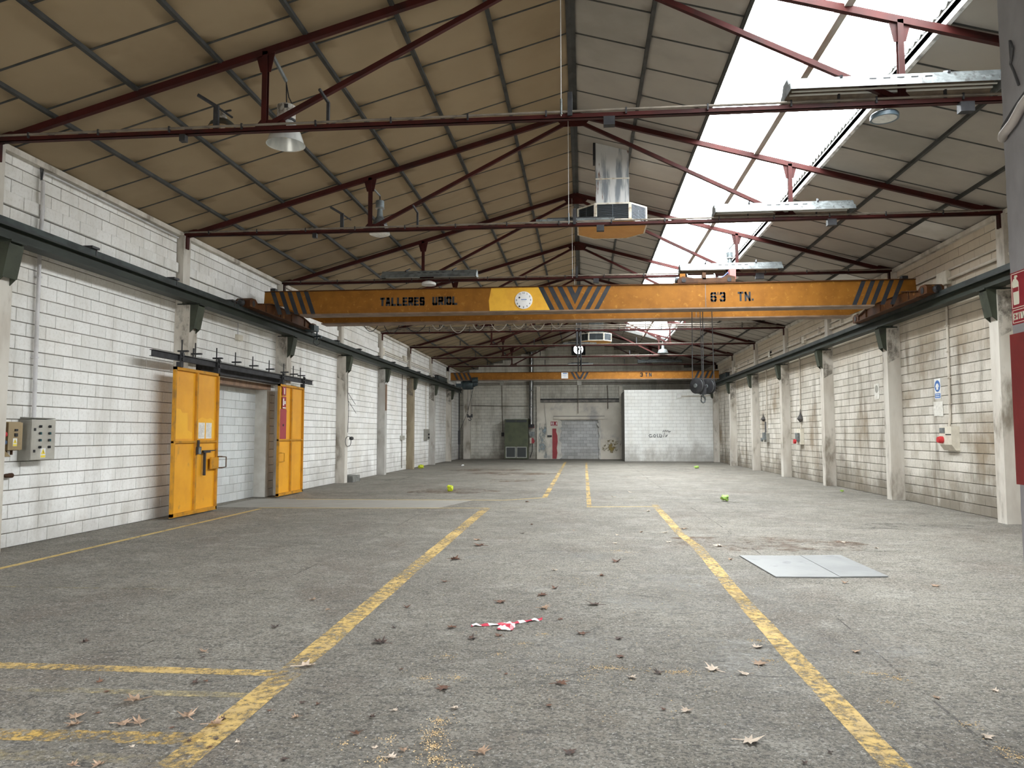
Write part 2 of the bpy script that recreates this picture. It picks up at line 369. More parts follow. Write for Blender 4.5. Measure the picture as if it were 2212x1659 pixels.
# block lettering drawn as strokes, in the plane y = const (u along +x) or x = const (u along y)
GL = {
 'T': [[(0,1),(1,1)],[(.5,1),(.5,0)]], 'A': [[(0,0),(.34,1),(.66,1),(1,0)],[(.15,.33),(.85,.33)]], 'L': [[(0,1),(0,0),(1,0)]],
 'E': [[(1,1),(0,1),(0,0),(1,0)],[(0,.52),(.85,.52)]], 'R': [[(0,0),(0,1),(.9,1),(1,.9),(1,.6),(.9,.5),(0,.5)],[(.55,.5),(1,0)]],
 'S': [[(1,.85),(.9,1),(.1,1),(0,.9),(0,.6),(.1,.5),(.9,.5),(1,.4),(1,.1),(.9,0),(.1,0),(0,.15)]], 'U': [[(0,1),(0,.12),(.12,0),(.88,0),(1,.12),(1,1)]],
 'I': [[(.5,0),(.5,1)]], 'O': [[(.12,0),(0,.12),(0,.88),(.12,1),(.88,1),(1,.88),(1,.12),(.88,0),(.12,0)]], 'N': [[(0,0),(0,1),(1,0),(1,1)]],
 'X': [[(0,0),(1,1)],[(0,1),(1,0)]], 'G': [[(1,.85),(.85,1),(.12,1),(0,.88),(0,.12),(.12,0),(1,0),(1,.5),(.55,.5)]], 'D': [[(0,0),(0,1),(.8,1),(1,.8),(1,.2),(.8,0),(0,0)]],
 '.': [[(.05,.06),(.25,.06)]], "'": [[(.5,1),(.5,.74)]], '6': [[(1,.85),(.88,1),(.12,1),(0,.88),(0,.12),(.12,0),(.88,0),(1,.12),(1,.42),(.88,.54),(0,.54)]],
 '3': [[(0,.85),(.12,1),(.88,1),(1,.88),(1,.64),(.88,.52),(.4,.52)],[(.88,.52),(1,.40),(1,.12),(.88,0),(.12,0),(0,.15)]],
 '1': [[(.3,.8),(.6,1),(.6,0)]], '2': [[(0,.85),(.15,1),(.85,1),(1,.85),(1,.65),(0,0),(1,0)]], '4': [[(.8,0),(.8,1),(0,.3),(1,.3)]],
 '5': [[(1,1),(0,1),(0,.55),(.85,.55),(1,.42),(1,.12),(.85,0),(0,.05)]], '7': [[(0,1),(1,1),(.35,0)]],
 '8': [[(.1,.5),(0,.62),(0,.9),(.12,1),(.88,1),(1,.9),(1,.62),(.9,.5),(.1,.5),(0,.38),(0,.1),(.12,0),(.88,0),(1,.1),(1,.38),(.9,.5)]],
 '9': [[(0,.12),(.12,0),(.88,0),(1,.12),(1,.88),(.88,1),(.12,1),(0,.88),(0,.58),(.12,.46),(1,.46)]], '0': [[(.12,0),(0,.12),(0,.88),(.12,1),(.88,1),(1,.88),(1,.12),(.88,0),(.12,0)]],
}
def letters(mb, text, P, h, wr=.62, sw=.2, gap=.3, thick=.004):
    """P(u, v, d) -> world; text starts at u=0,v=0"""
    u = 0.; W = wr*h; s = sw*h
    for ch in text:
        if ch == ' ': u += W*1.05; continue
        cw = W*(.3 if ch in ".'I" else 1.)
        for st in GL[ch]:
            pts = [(u+s/2+x*(cw-s if cw > s else 0.), s/2+y*(h-s)) for x, y in st]
            for (x0, y0), (x1, y1) in zip(pts[:-1], pts[1:]):
                d = math.hypot(x1-x0, y1-y0)
                if d < 1e-6: ex, ey, nx, ny = s*.5, 0., 0., s*.5
                else: ex, ey = (x1-x0)/d*s*.42, (y1-y0)/d*s*.42; nx, ny = -(y1-y0)/d*s/2, (x1-x0)/d*s/2
                q = [(x0-ex+nx, y0-ey+ny), (x1+ex+nx, y1+ey+ny), (x1+ex-nx, y1+ey-ny), (x0-ex-nx, y0-ey-ny)]
                mb.add([P(a, b, 0) for a, b in q]+[P(a, b, thick) for a, b in q], [(0,1,2,3),(7,6,5,4),(0,4,5,1),(1,5,6,2),(2,6,7,3),(3,7,4,0)])
        u += cw+gap*W
    return u

# ================================================================== STRUCTURE
PW = .30
PY = [13.92+4.88*k for k in range(-1, 7)]        # near faces of the wall pillars
TY = [9.18+4.87*k for k in range(8)]             # trusses
BAYS = [(4.6, PY[0])]+[(PY[i]+PW, PY[i+1]) for i in range(7)]+[(PY[7]+PW, YB)]
OPEN = (15.0, 18.32, 0., 2.76)                   # walled-up doorway in the left wall

def block_wall(parent, ax, plane, out, spans, z0, z1, holes, mat, nmax, jv=.005, jh=.010, dep=.014, bev=.006, extra=None, top=None, cam=(0, 0), name='block'):
    cells = []
    for r in range(int(z0/.2), int(math.ceil(z1/.2-1e-6))):
        za, zb = max(z0, r*.2), min(z1, r*.2+.2); sh = .2 if r % 2 == 0 else 0.
        for a0, a1 in spans:
            k = math.floor((a0+sh)/.4)
            while k*.4-sh < a1:
                u0, u1 = max(a0, k*.4-sh), min(a1, k*.4-sh+.4); k += 1
                segs = [(u0, u1)]
                for h0, h1, hz0, hz1 in holes:
                    if hz0-1e-6 <= (za+zb)/2 <= hz1+1e-6:
                        ns = []
                        for p, q in segs:
                            if q <= h0 or p >= h1: ns.append((p, q)); continue
                            if p < h0: ns.append((p, h0))
                            if q > h1: ns.append((h1, q))
                        segs = ns
                for p, q in segs:
                    if q-p < .04 or zb-za < .04: continue
                    if top and za+.1 > top((p+q)/2): continue
                    cells.append((p, q, za, zb))
    def dist(c):
        u, z = (c[0]+c[1])/2, (c[2]+c[3])/2
        x, y = (plane, u) if ax == 'y' else (u, plane)
        return (x-cam[0])**2+(y-cam[1])**2+(z-H)**2
    cells.sort(key=dist)
    cache = {}; rest = MB()
    def geom(w, h, e):
        a, b = w/2-jv/2, h/2-jh/2; d = dep+e
        q = [(-a, -b, 0), (a, -b, 0), (a, b, 0), (-a, b, 0), (-a, -b, d-bev*.6), (a, -b, d-bev*.6), (a, b, d-bev*.6), (-a, b, d-bev*.6),
             (-a+bev, -b+bev, d), (a-bev, -b+bev, d), (a-bev, b-bev, d), (-a+bev, b-bev, d)]
        f = [(8, 9, 10, 11)]+[(i, (i+1) % 4, 4+(i+1) % 4, 4+i) for i in range(4)]+[(4+i, 4+(i+1) % 4, 8+(i+1) % 4, 8+i) for i in range(4)]
        if ax == 'y': v = [(n*out, u, z) for u, z, n in q]
        else: v = [(u, n*out, z) for u, z, n in q]
        if (ax == 'y' and out < 0) or (ax == 'x' and out > 0): f = [t[::-1] for t in f]
        return v, f
    px, py, pz = wloc(parent)
    for i, c in enumerate(cells):
        wd, hh = round(c[1]-c[0], 3), round(c[3]-c[2], 3)
        e = (extra((c[2]+c[3])/2) if extra else 0)+random.choice((0, 0, .001, .002, -.0015))
        uc, zc = (c[0]+c[1])/2, (c[2]+c[3])/2
        loc = (plane-dep*out, uc, zc) if ax == 'y' else (uc, plane-dep*out, zc)
        key = (wd, hh, round(e, 4))
        if i < nmax:
            if key not in cache:
                v, f = geom(wd, hh, e); me = bpy.data.meshes.new(name); me.from_pydata(v, [], f); me.materials.append(MATS[mat]); cache[key] = me
            o = bpy.data.objects.new(name, cache[key]); COL.objects.link(o); o.parent = parent
            o.location = (loc[0]-px, loc[1]-py, loc[2]-pz)
        else:
            v, f = geom(wd, hh, e)
            rest.add([(a+loc[0], b+loc[1], z+loc[2]) for a, b, z in v], f)
    if rest.v:
        o = rest.build(name+'_courses', mat, parent, recalc=False); o['kind'] = 'stuff'

# ---- floor
fl = struct('floor')
MB().add([(-40, -40, 0), (40, -40, 0), (40, YB+.4, 0), (-40, YB+.4, 0), (-40, -40, -.2), (40, -40, -.2), (40, YB+.4, -.2), (-40, YB+.4, -.2)],
         [(0,1,2,3),(7,6,5,4),(0,4,5,1),(1,5,6,2),(2,6,7,3),(3,7,4,0)]).build('slab', 'floor_concrete', fl)
def strip(name, pts, wd, mat, z=.002, jag=.0, label=None):
    """flat band along a polyline on the floor"""
    fine = []
    for (x0, y0), (x1, y1) in zip(pts[:-1], pts[1:]):
        n = max(1, int(math.hypot(x1-x0, y1-y0)/.35))
        for i in range(n): fine.append((x0+(x1-x0)*i/n, y0+(y1-y0)*i/n))
    fine.append(pts[-1]); m = MB(); vs = []
    for i, p in enumerate(fine):
        a, b = fine[max(i-1, 0)], fine[min(i+1, len(fine)-1)]
        d = Vector((b[0]-a[0], b[1]-a[1])).normalized(); n = Vector((-d.y, d.x))
        j1, j2 = random.uniform(-jag, jag), random.uniform(-jag, jag)
        vs.append((p[0]+n.x*(wd/2+j1), p[1]+n.y*(wd/2+j1), z)); vs.append((p[0]-n.x*(wd/2+j2), p[1]-n.y*(wd/2+j2), z))
    m.add(vs, [(2*i, 2*i+1, 2*i+3, 2*i+2) for i in range(len(fine)-1)])
    return m.build(name, mat, fl, label=label)
LN = 'painted_line'
strip(LN, [(-1.96, 2.6), (-1.96, 5.2), (-2.0, 8), (-2.05, 12), (-2.09, 15.95)], .185, 'line_yellow', .002, .006)
strip(LN, [(1.46, 2.6), (1.47, 5.3), (1.50, 7.7), (1.56, 9.6), (1.58, 10.8)], .15, 'line_yellow', .002, .006)
strip(LN, [(1.58, 10.8), (1.52, 12.2), (1.55, 14), (1.58, 17.1)], .15, 'line_yellow', .002, .006)
strip(LN, [(-.98, 18.8), (-1.0, 30), (-1.03, 43)], .13, 'line_yellow', .002, .004)
strip(LN, [(.115, 16.4), (.125, 30), (.15, 42)], .105, 'line_yellow', .002, .004)
strip(LN, [(-6.88, 2.5), (-6.88, 9.6), (-6.87, 15.4)], .10, 'line_thin', .002, .004)
strip(LN, [(-7.0, 15.62), (-5, 15.72), (-2.05, 15.98)], .09, 'line_thin', .0021, .004)
strip(LN, [(-2.05, 15.98), (.06, 16.3)], .05, 'line_faint', .0021, .004)
strip(LN, [(-7.0, 17.75), (-4, 17.85), (-1.9, 17.9), (-.98, 18.75)], .10, 'line_thin', .0021, .004)
strip(LN, [(.06, 16.42), (1.58, 16.62)], .10, 'line_thin', .0023, .004)
strip(LN, [(.1, 17.5), (2.6, 17.6)], .06, 'line_faint', .0023, .004)
strip(LN, [(.1, 18.6), (2.4, 18.7)], .06, 'line_faint', .0023, .004)
strip(LN, [(-7.4, 7.30), (-4.2, 7.36)], .05, 'line_faint', .0021, .004)
strip(LN, [(-4.2, 7.36), (-2.15, 7.44)], .06, 'line_faint', .0023, .004)
strip(LN, [(-7, 4.80), (-4, 4.86), (-2.0, 4.87)], .12, 'line_yellow', .0023, .005)
strip(LN, [(-7, 4.40), (-2.05, 4.45)], .09, 'line_faint', .0023, .005)
strip(LN, [(-7, 3.70), (-3, 3.77), (-2.0, 3.80)], .15, 'line_worn', .0023, .006)
strip(LN, [(-7, 3.45), (-2.0, 3.55)], .11, 'line_faint', .0023, .006)
SJ = 'slab_joint'
strip(SJ, [(-3.35, 2.5), (-3.25, 9), (-3.2, 12), (-3.3, 16)], .011, 'joint_dark', .0012, .005)
strip(SJ, [(2.02, 3.2), (2.06, 5.0), (2.3, 9), (2.35, 14), (2.25, 19), (2.3, 30), (2.35, 43.5)], .017, 'joint_dark', .0012, .007)
strip(SJ, [(-8, 5.07), (-1, 5.15), (2, 5.1), (2.5, 5.0)], .011, 'joint_dark', .0012, .005)
strip(SJ, [(-2.2, 10.25), (2, 10.3), (4, 8.72), (7.6, 8.9)], .011, 'joint_dark', .0012, .005)
strip(SJ, [(-8, 15.55), (-2.2, 15.8)], .02, 'joint_dark', .0012, .006)
strip(SJ, [(-6.6, 19.6), (-6.3, 24), (-6.5, 28)], .03, 'joint_dark', .0012, .01)
m = MB(); m.add([(XL, 15.68, .0015), (-3.15, 15.82, .0015), (-2.65, 17.82, .0015), (XL, 17.75, .0015)], [(0, 1, 2, 3)]); m.build('concrete_patch', 'patch_concrete', fl, label='smooth paler concrete strip')
def blotch(name, x, y, rx, ry, mat, z=.0018):
    m = MB(); n = 22; vs = [(x, y, z)]
    for k in range(n):
        t = 2*math.pi*k/n; q = random.uniform(.7, 1.15); vs.append((x+rx*q*math.cos(t), y+ry*q*math.sin(t), z))
    m.add(vs, [(0, 1+k, 1+(k+1) % n) for k in range(n)]); m.build(name, mat, fl)
for a in ((-3.6, 20.6, 1.3, 1.1), (-3.0, 30, 2.0, 1.2), (-4.2, 33, 2.0, 1.2), (2.6, 11.2, 1.4, .8), (-2.4, 25.5, .9, .8)): blotch('rust_stain', *a, 'rust_stain')
for a in ((3.9, 18.0, 1.3, .55), (-4.1, 10.4, .45, .3), (5.2, 34, 2.0, 1.0), (3.6, 10.9, 1.6, .5), (-6.2, 25.8, .8, 1.5), (4.6, 13.5, 2.2, .5)): blotch('oil_stain', *a, 'oil_stain', .0019)
for a in ((-.5, 9.2, 1.2, 1.0), (1.0, 7.6, 1.2, 1.1), (.5, 5.5, 1.3, .7), (-3.2, 20.0, .6, .5), (1.9, 5.9, .6, .5), (-2.0, 33, 1.2, .6), (2.5, 7.4, .35, .3)): blotch('chalky_stain', *a, 'white_stain', .0020)

# ---- side walls
def proud(z): return .045 if 4.8 < z < 5.0 else 0.
def proud_r(z): return .010 if z > 4.8 else 0.
wl = struct('wall_left')
m = MB()
m.box(XL-.35, XL-.014, YF-.3, OPEN[0], 0, 5.69); m.box(XL-.35, XL-.014, OPEN[1], YB+.3, 0, 5.69); m.box(XL-.35, XL-.014, OPEN[0], OPEN[1], OPEN[3], 5.69)
m.build('backing', 'mortar', wl)
block_wall(wl, 'y', XL, 1, BAYS, 0, 5.6, [OPEN], 'paint_left', 300, .006, .013, extra=proud)
MB().box(XL-.55, XL-.314, OPEN[0]-.3, OPEN[1]+.3, 0, 3.0).build('infill_backing', 'mortar_pale', wl)
block_wall(wl, 'y', XL-.30, 1, [(OPEN[0], OPEN[1])], 0, 2.72, [], 'infill_grey', 300, .006, .008, name='infill_block')
for ja, jb_ in ((OPEN[1]-.03, OPEN[1]+.16), (OPEN[0]-.16, OPEN[0]+.03)): MB().box(XL-.31, XL+.004, ja, jb_, 0, OPEN[3]-.03).build('jamb', 'plaster_white', wl)
MB().box(XL-.31, XL+.004, OPEN[0]-.2, OPEN[1]+.2, OPEN[3]-.04, OPEN[3]+.10).build('lintel', 'wood_strip', wl, label='rusty brown lintel')

wr = struct('wall_right')
MB().box(XR+.014, XR+.35, YF-.3, YB+.3, 0, 5.71).build('backing', 'mortar', wr)
block_wall(wr, 'y', XR, -1, BAYS, 0, 5.6, [], 'paint_right', 300, .006, .014, extra=proud_r)

# ---- back wall with its gable and the fan opening
FX0, FX1, FZ0, FZ1 = -.70, .14, 6.70, 7.36
wb = struct('wall_back')
y0, y1 = YB+.014, YB+.35
m = MB()
m.prism([(XL-.35, 0), (FX0, 0), (FX0, roofz(FX0)+.06), (XL-.35, roofz(XL-.35)+.06)], 'y', y0, y1)
m.prism([(FX1, 0), (XR+.35, 0), (XR+.35, roofz(XR+.35)+.06), (FX1, roofz(FX1)+.06)], 'y', y0, y1)
m.prism([(FX0, 0), (FX1, 0), (FX1, FZ0), (FX0, FZ0)], 'y', y0, y1)
m.prism([(FX0, FZ1), (FX1, FZ1), (FX1, roofz(FX1)+.06), (RX, RZ+.06), (FX0, roofz(FX0)+.06)], 'y', y0, y1)
m.build('backing', 'mortar', wb)
block_wall(wb, 'x', YB, -1, [(XL, XR)], 0, 7.8, [(FX0, FX1, FZ0, FZ1), (-2.98, 2.6, 0, 3.8), (2.4, XR, 0, 4.0)], 'paint_back', 300, .007, .010, top=lambda x: roofz(x)-.1)
wb = struct('wall_back_lower'); tb = struct('trim_3')
# rendered lower part in the middle, with pilasters, beam and bricked-up doorway
m = MB(); yp = 47.80
m.box(-2.98, -1.60, yp, YB-.001, 0, 3.62); m.box(1.08, 2.45, yp, YB-.001, 0, 3.62); m.box(-1.60, 1.08, yp, YB-.001, 2.5, 3.62)
m.build('render_coat', 'plaster', wb)
MB().box(-1.6, 1.08, 47.985, YB-.001, 0, 2.5).build('infill_backing', 'mortar', wb)
block_wall(wb, 'x', 47.97, -1, [(-1.6, 1.08)], 0, 2.5, [], 'infill_back', 300, .008, .010, name='infill_block')
for sx, x in ((-1, -1.60), (1, 1.08)):          # broken edge of the render
    pts = []; z = 0
    while z < 2.5:
        pts.append((x-sx*random.uniform(.04, .26), z)); z += random.uniform(.08, .20)
    pts.append((x-sx*.1, 2.5))
    MB().prism([(x+sx*.01, 0)]+pts+[(x+sx*.01, 2.5)], 'y', yp-.005, yp+.06).build('broken_edge', 'plaster_white', wb)
MB().box(-1.88, 1.33, yp-.09, yp, 2.54, 2.72).build('lintel', 'plaster', tb)
MB().box(-1.90, 1.35, yp-.10, yp+.02, 2.722, 2.745).build('lintel_edge', 'dark_steel', tb)
for x0, x1 in ((-2.98, -2.74), (2.28, 2.50)): MB().box(x0, x1, 47.72, YB, 3.62, 4.66).build('pilaster', 'plaster', tb)
MB().box(-2.74, 2.28, 47.70, YB, 3.63, 3.80).build('beam', 'smoke_stain', tb, label='soot-stained beam')
MB().box(-2.74, 2.28, 47.62, 47.76, 3.80, 3.86).build('beam_pipe', 'dark_steel', tb)
MB().prism([(-2.86, .1), (-2.35, .05), (-2.3, .9), (-2.38, 1.7), (-2.36, 2.26), (-2.80, 2.3), (-2.88, 1.4)], 'y', yp-.003, yp).build('blue_smear', 'blue_worn', wb)
MB().prism([(1.15, .5), (1.7, .38), (2.3, .45), (2.36, .95), (2.05, 1.3), (1.6, 1.22), (1.3, 1.15)], 'y', yp-.003, yp).build('mustard_smear', 'mustard_worn', wb)
# ---- white block partition at the far right
wp = struct('wall_partition')
MB().box(2.42, XR, 44.014, 44.2, 0, 4.15).box(2.42, 2.6, 44.014, YB, 0, 4.15).build('backing', 'mortar_pale', wp)
block_wall(wp, 'x', 44.0, -1, [(2.40, XR-.01)], 0, 4.18, [], 'paint_partition', 300, .006, .009)
# ---- front wall behind the camera; unseen entrance opening placed and sized to brighten left side
wf = struct('wall_front')
m = MB(); m.box(XL-.35, -7.9, YF-.3, YF, 0, 7.9); m.box(-1.7, XR+.35, YF-.3, YF, 0, 7.9); m.box(-7.9, -1.7, YF-.3, YF, 3.2, 7.9); m.build('backing', 'plaster', wf)

# ---- roof: sandwich panels between purlins
cl = struct('ceiling_left'); cr = struct('ceiling_right')
PXL = [RX, -1.30, -2.45, -3.61, -4.77, -5.93, -7.09, XL-.02]
PXR = [RX, 1.02, SKX0, 3.28, SKX1, 5.62, 6.81, XR+.02]
def roof_slab(par, x0, x1, y0, y1):
    MB().prism([(x0, roofz(x0)+.045), (x1, roofz(x1)+.045), (x1, roofz(x1)+.13), (x0, roofz(x0)+.13)], 'y', y0, y1).build('roof_slab', 'roof_dark', par)
roof_slab(cl, XL-.6, RX, YF-.3, YB+.35)
roof_slab(cr, RX, SKX0, YF-.3, YB+.35); roof_slab(cr, SKX1, XR+.6, YF-.3, YB+.35)
roof_slab(cr, SKX0, SKX1, YF-.3, SKY0); roof_slab(cr, SKX0, SKX1, SKY1, YB+.35)
PC = {}
def panel(par, x0, x1, ya, yb, mat, bow):
    key = (round(x0, 3), round(x1, 3), round(yb-ya, 3), mat, bow)
    g = .012; xc = (x0+x1)/2; zc = roofz(xc)
    if key not in PC:
        a, b = x0+g, x1-g; hy = (yb-ya)/2-.017; vs = []; N = 4
        for j in range(N+1):
            for i in range(N+1):
                x = a+(b-a)*i/N; y = -hy+2*hy*j/N
                vs.append((x-xc, y, roofz(x)-zc+bow*(1-(2*i/N-1)**4)*(1-(2*j/N-1)**4)))
        fs = [(j*(N+1)+i, (j+1)*(N+1)+i, (j+1)*(N+1)+i+1, j*(N+1)+i+1) for j in range(N) for i in range(N)]
        c = [0, N, (N+1)*(N+1)-1, N*(N+1)]; o = len(vs)
        vs += [(vs[i][0], vs[i][1], vs[i][2]+.038) for i in c]
        fs += [(c[i], c[(i+1) % 4], o+(i+1) % 4, o+i) for i in range(4)]+[(o, o+1, o+2, o+3)]
        me = bpy.data.meshes.new('ceiling_panel'); me.from_pydata(vs, [], fs); me.materials.append(MATS[mat])
        me.polygons.foreach_set('use_smooth', [True]*16+[False]*5); PC[key] = me
    o = bpy.data.objects.new('ceiling_panel', PC[key]); COL.objects.link(o); o.parent = par; o.location = (xc, (ya+yb)/2, zc)
OFF = [.17, .77, .35, .60, .02, .83, .42]
LP = .975
JB = {}
def joint_bar(par, xa, xb, y):
    key = (round(xa, 3), round(xb, 3)); xc = (xa+xb)/2
    if key not in JB:
        me = MB().prism([(xa-xc, roofz(xa)-roofz(xc)-.006), (xb-xc, roofz(xb)-roofz(xc)-.006), (xb-xc, roofz(xb)-roofz(xc)+.01), (xa-xc, roofz(xa)-roofz(xc)+.01)], 'y', -.016, .016).mesh('joint_bar'); me.materials.append(MATS['purlin']); JB[key] = me
    o = bpy.data.objects.new('joint_bar', JB[key]); COL.objects.link(o); o.parent = par; o.location = (xc, y, roofz(xc))
def panels(par, PX, cols, ylo, mat):
    for ci in cols:
        xa, xb = sorted((PX[ci], PX[ci+1])); y = ylo(ci)+OFF[ci]-LP
        while y < YB:
            ya, yb = max(y, ylo(ci)), min(y+LP, YB)
            if yb-ya > .1: panel(par, xa, xb, ya, yb, 'panel_pale' if (par is cr and ci == 6 and (abs(y-15.395) < .1 or abs(y-20.27) < .1)) else mat, random.choice((.004, .002, -.003)))
            if yb-ya > .1 and yb < YB: joint_bar(par, xa, xb, yb)
            y += LP
panels(cl, PXL, range(7), lambda c: 6.2, 'panel')
panels(cr, PXR, (0, 1, 4, 5, 6), lambda c: 6.2, 'panel_right')
panels(cr, PXR, (2, 3), lambda c: SKY1, 'panel_right')
for x in PXL[1:-1]: MB().box(x-.028, x+.028, 4.5, YB, roofz(x)-.045, roofz(x)+.02).build('purlin', 'purlin', cl)
MB().prism([(RX-.07, RZ-.05), (RX, RZ-.03), (RX+.07, RZ-.05), (RX+.07, RZ-.02), (RX, RZ), (RX-.07, RZ-.02)], 'y', 4.5, YB).build('ridge_cap', 'purlin', cl)
for x in (1.02, 5.62, 6.81): MB().box(x-.028, x+.028, 4.5, YB, roofz(x)-.045, roofz(x)+.02).build('purlin', 'purlin', cr)
for x0, x1 in ((XL, XL+.09), (XR-.09, XR)):
    o = MB().box(x0, x1, 4.5, YB, 5.54, 5.63).build('trim_1' if x0 < 0 else 'trim_2', 'concrete_paint'); o['kind'] = 'structure'
# ---- skylight: corrugated translucent sheets on rusty purlins
sk = struct('window_1')
m = MB(); x = 3.28
m.box(x-.05, x+.05, SKY0, SKY1, roofz(x)-.06, roofz(x)-.045); m.box(x-.05, x-.038, SKY0, SKY1, roofz(x)-.045, roofz(x)+.07); m.box(x-.05, x+.05, SKY0, SKY1, roofz(x)+.07, roofz(x)+.085)
m.build('purlin', 'purlin_rust', sk)
for x, s in ((SKX0, -1), (SKX1, 1)):
    MB().prism([(x, roofz(x)-.03), (x+s*.05, roofz(x+s*.05)-.03), (x+s*.05, roofz(x+s*.05)+.16), (x, roofz(x)+.16)], 'y', SKY0, SKY1).build('kerb', 'roof_edge' if s > 0 else 'purlin', sk)
for y in (SKY0, SKY1-.05): MB().prism([(SKX0, roofz(SKX0)-.02), (SKX1, roofz(SKX1)-.02), (SKX1, roofz(SKX1)+.16), (SKX0, roofz(SKX0)+.16)], 'y', y, y+.05).build('end_kerb', 'purlin', sk)
def sheet_mesh():
    vs = []; fs = []; n = 60; L = 1.18
    xa, xb = SKX0-.12, SKX1+.16
    for j in range(n+1):
        y = -L/2+L*j/n; dz = .024*math.cos(2*math.pi*y/.177)
        for x in (xa, xb): vs.append((x-xm, y, roofz(x)-roofz(xm)+.19+dz))
    for j in range(n): fs.append((2*j, 2*j+1, 2*j+3, 2*j+2))
    me = bpy.data.meshes.new('roof_sheet'); me.from_pydata(vs, [], fs); me.materials.append(MATS['skylight_sheet'])
    me.polygons.foreach_set('use_smooth', [True]*n); return me
sm = sheet_mesh(); y = SKY0+.5; k = 0
while y < SKY1+.3:
    o = bpy.data.objects.new('translucent_sheet', sm); COL.objects.link(o); o.parent = sk; o.location = (xm, y, roofz(xm)+(.006 if k % 2 else 0)); y += 1.08; k += 1
# corrugated edge of the fibre-cement roof along the lower side of the skylight
m = MB(); n = int((SKY1-SKY0)/.177*6); vs = []
for j in range(n+1):
    y = SKY0+(SKY1-SKY0)*j/n; dz = .03*math.cos(2*math.pi*y/.177)
    vs += [(SKX1-.02, y, roofz(SKX1-.02)+.185+dz), (SKX1+.25, y, roofz(SKX1+.25)+.185+dz), (SKX1-.02, y, roofz(SKX1-.02)+.172+dz)]
m.add(vs, [(3*j, 3*j+1, 3*j+4, 3*j+3) for j in range(n)]+[(3*j, 3*j+3, 3*j+5, 3*j+2) for j in range(n)]); m.build('corrugated_edge', 'grey_box', sk, recalc=False)

# ================================================================== PILLARS AND CRANE RAILS
FZL = {'L': 4.18, 'R': 4.20}
for i, y in enumerate(PY):
    for side in ('L', 'R'):
        if side == 'R' and i == 0: continue
        s = 1 if side == 'L' else -1; xw = XL if side == 'L' else XR
        mt = 'concrete_paint'
        if side == 'L' and i == 4: mt = 'concrete_grey'
        if side == 'L' and i == 5: mt = 'concrete_brown'
        if side == 'L' and i in (6,): mt = 'concrete_grey'
        if side == 'L':
            lab = {4: 'bare grey concrete pillar with flat repair panels on door-side wall', 5: 'dirty brown stained pillar under the crane rail', 6: 'plain grey concrete pillar beyond the brown stained pillar'}.get(i, 'off-white painted pillar on the sliding door wall, '+['beside the socket cabinet', 'behind the door with two papers', 'behind the door with the red panel', 'with a coiled black cable', '', '', '', 'last before the far corner'][i])
            g = None if i in (4, 5, 6) else 'painted pillars of the sliding door wall'
        else:
            lab = 'weathered off-white pillar on the grimy wall opposite the doors, '+['hidden behind the near pillar', 'right after the near rough pillar', 'between the blue sign and the faded sign', 'after the faded sign', 'beside the pointed rag', 'beside the smaller rag', 'second before the white partition', 'next to the white block partition'][i]; g = 'pillars of the wall opposite the doors'
        p = thing('concrete_pillar', lab, 'pillar', (xw+s*.15, y+PW/2, 0), g)
        xs = sorted((xw-s*.05, xw+s*.30)); xt = sorted((xw-s*.05, xw+s*.13))
        MB().box(xs[0], xs[1], y, y+PW, 0, 4.16).build('shaft', mt, p)
        MB().box(xt[0], xt[1], y+.02, y+PW-.02, 4.16, 5.56).build('upper_shaft', 'concrete_paint', p)
        if side == 'L' and i == 4:
            for z0, z1 in ((.05, .42), (.5, 1.72), (1.8, 2.9), (2.96, 3.6)): MB().box(xw+.06, xw+.27, y-.012, y, z0, z1).build('repair_panel', 'concrete_grey', p)
        sp_ = [(xw+s*.02, 3.45), (xw+s*.28, 3.3), (xw+s*.295, 4.15), (xw+s*.02, 4.15)]; MB().prism(sp_, 'y', y-.004, y-.001).build('soot_stain', 'soot', p)
        # steel corbel that carries the rail
        xf = xw+s*.30
        b = thing('rail_bracket', 'dark green steel rail bracket, '+['first', 'second', 'third', 'fourth', 'fifth', 'sixth', 'seventh', 'eighth'][i]+' pillar along the '+('sliding door wall' if side == 'L' else 'wall opposite the doors')+' from the entrance', 'bracket', (xf+s*.1, y+.15, 3.66), 'crane rail brackets '+('door side' if side == 'L' else 'opposite side'))
        poly = [(xf-s*.06, FZL[side]-.02), (xf+s*.17, FZL[side]-.02), (xf+s*.17, FZL[side]-.06), (xf+s*.085, 3.68), (xf+s*.0, 3.60), (xf-s*.06, 3.64)]
        MB().prism(poly, 'y', y+.02, y+.035).build('side_plate', 'bracket_green', b)
        MB().prism(poly, 'y', y+PW-.055, y+PW-.04).build('side_plate', 'bracket_green', b)
        MB().prism([(xf+s*.175, FZL[side]-.05), (xf+s*.09, 3.68), (xf+s*.075, 3.68), (xf+s*.16, FZL[side]-.05)], 'y', y+.01, y+PW-.03).build('face_plate', 'bracket_green', b)
        MB().box(*sorted((xf-s*.26, xf+s*.21)), y, y+PW-.02, FZL[side]-.03, FZL[side]-.004).build('seat_plate', 'rail_green', b)

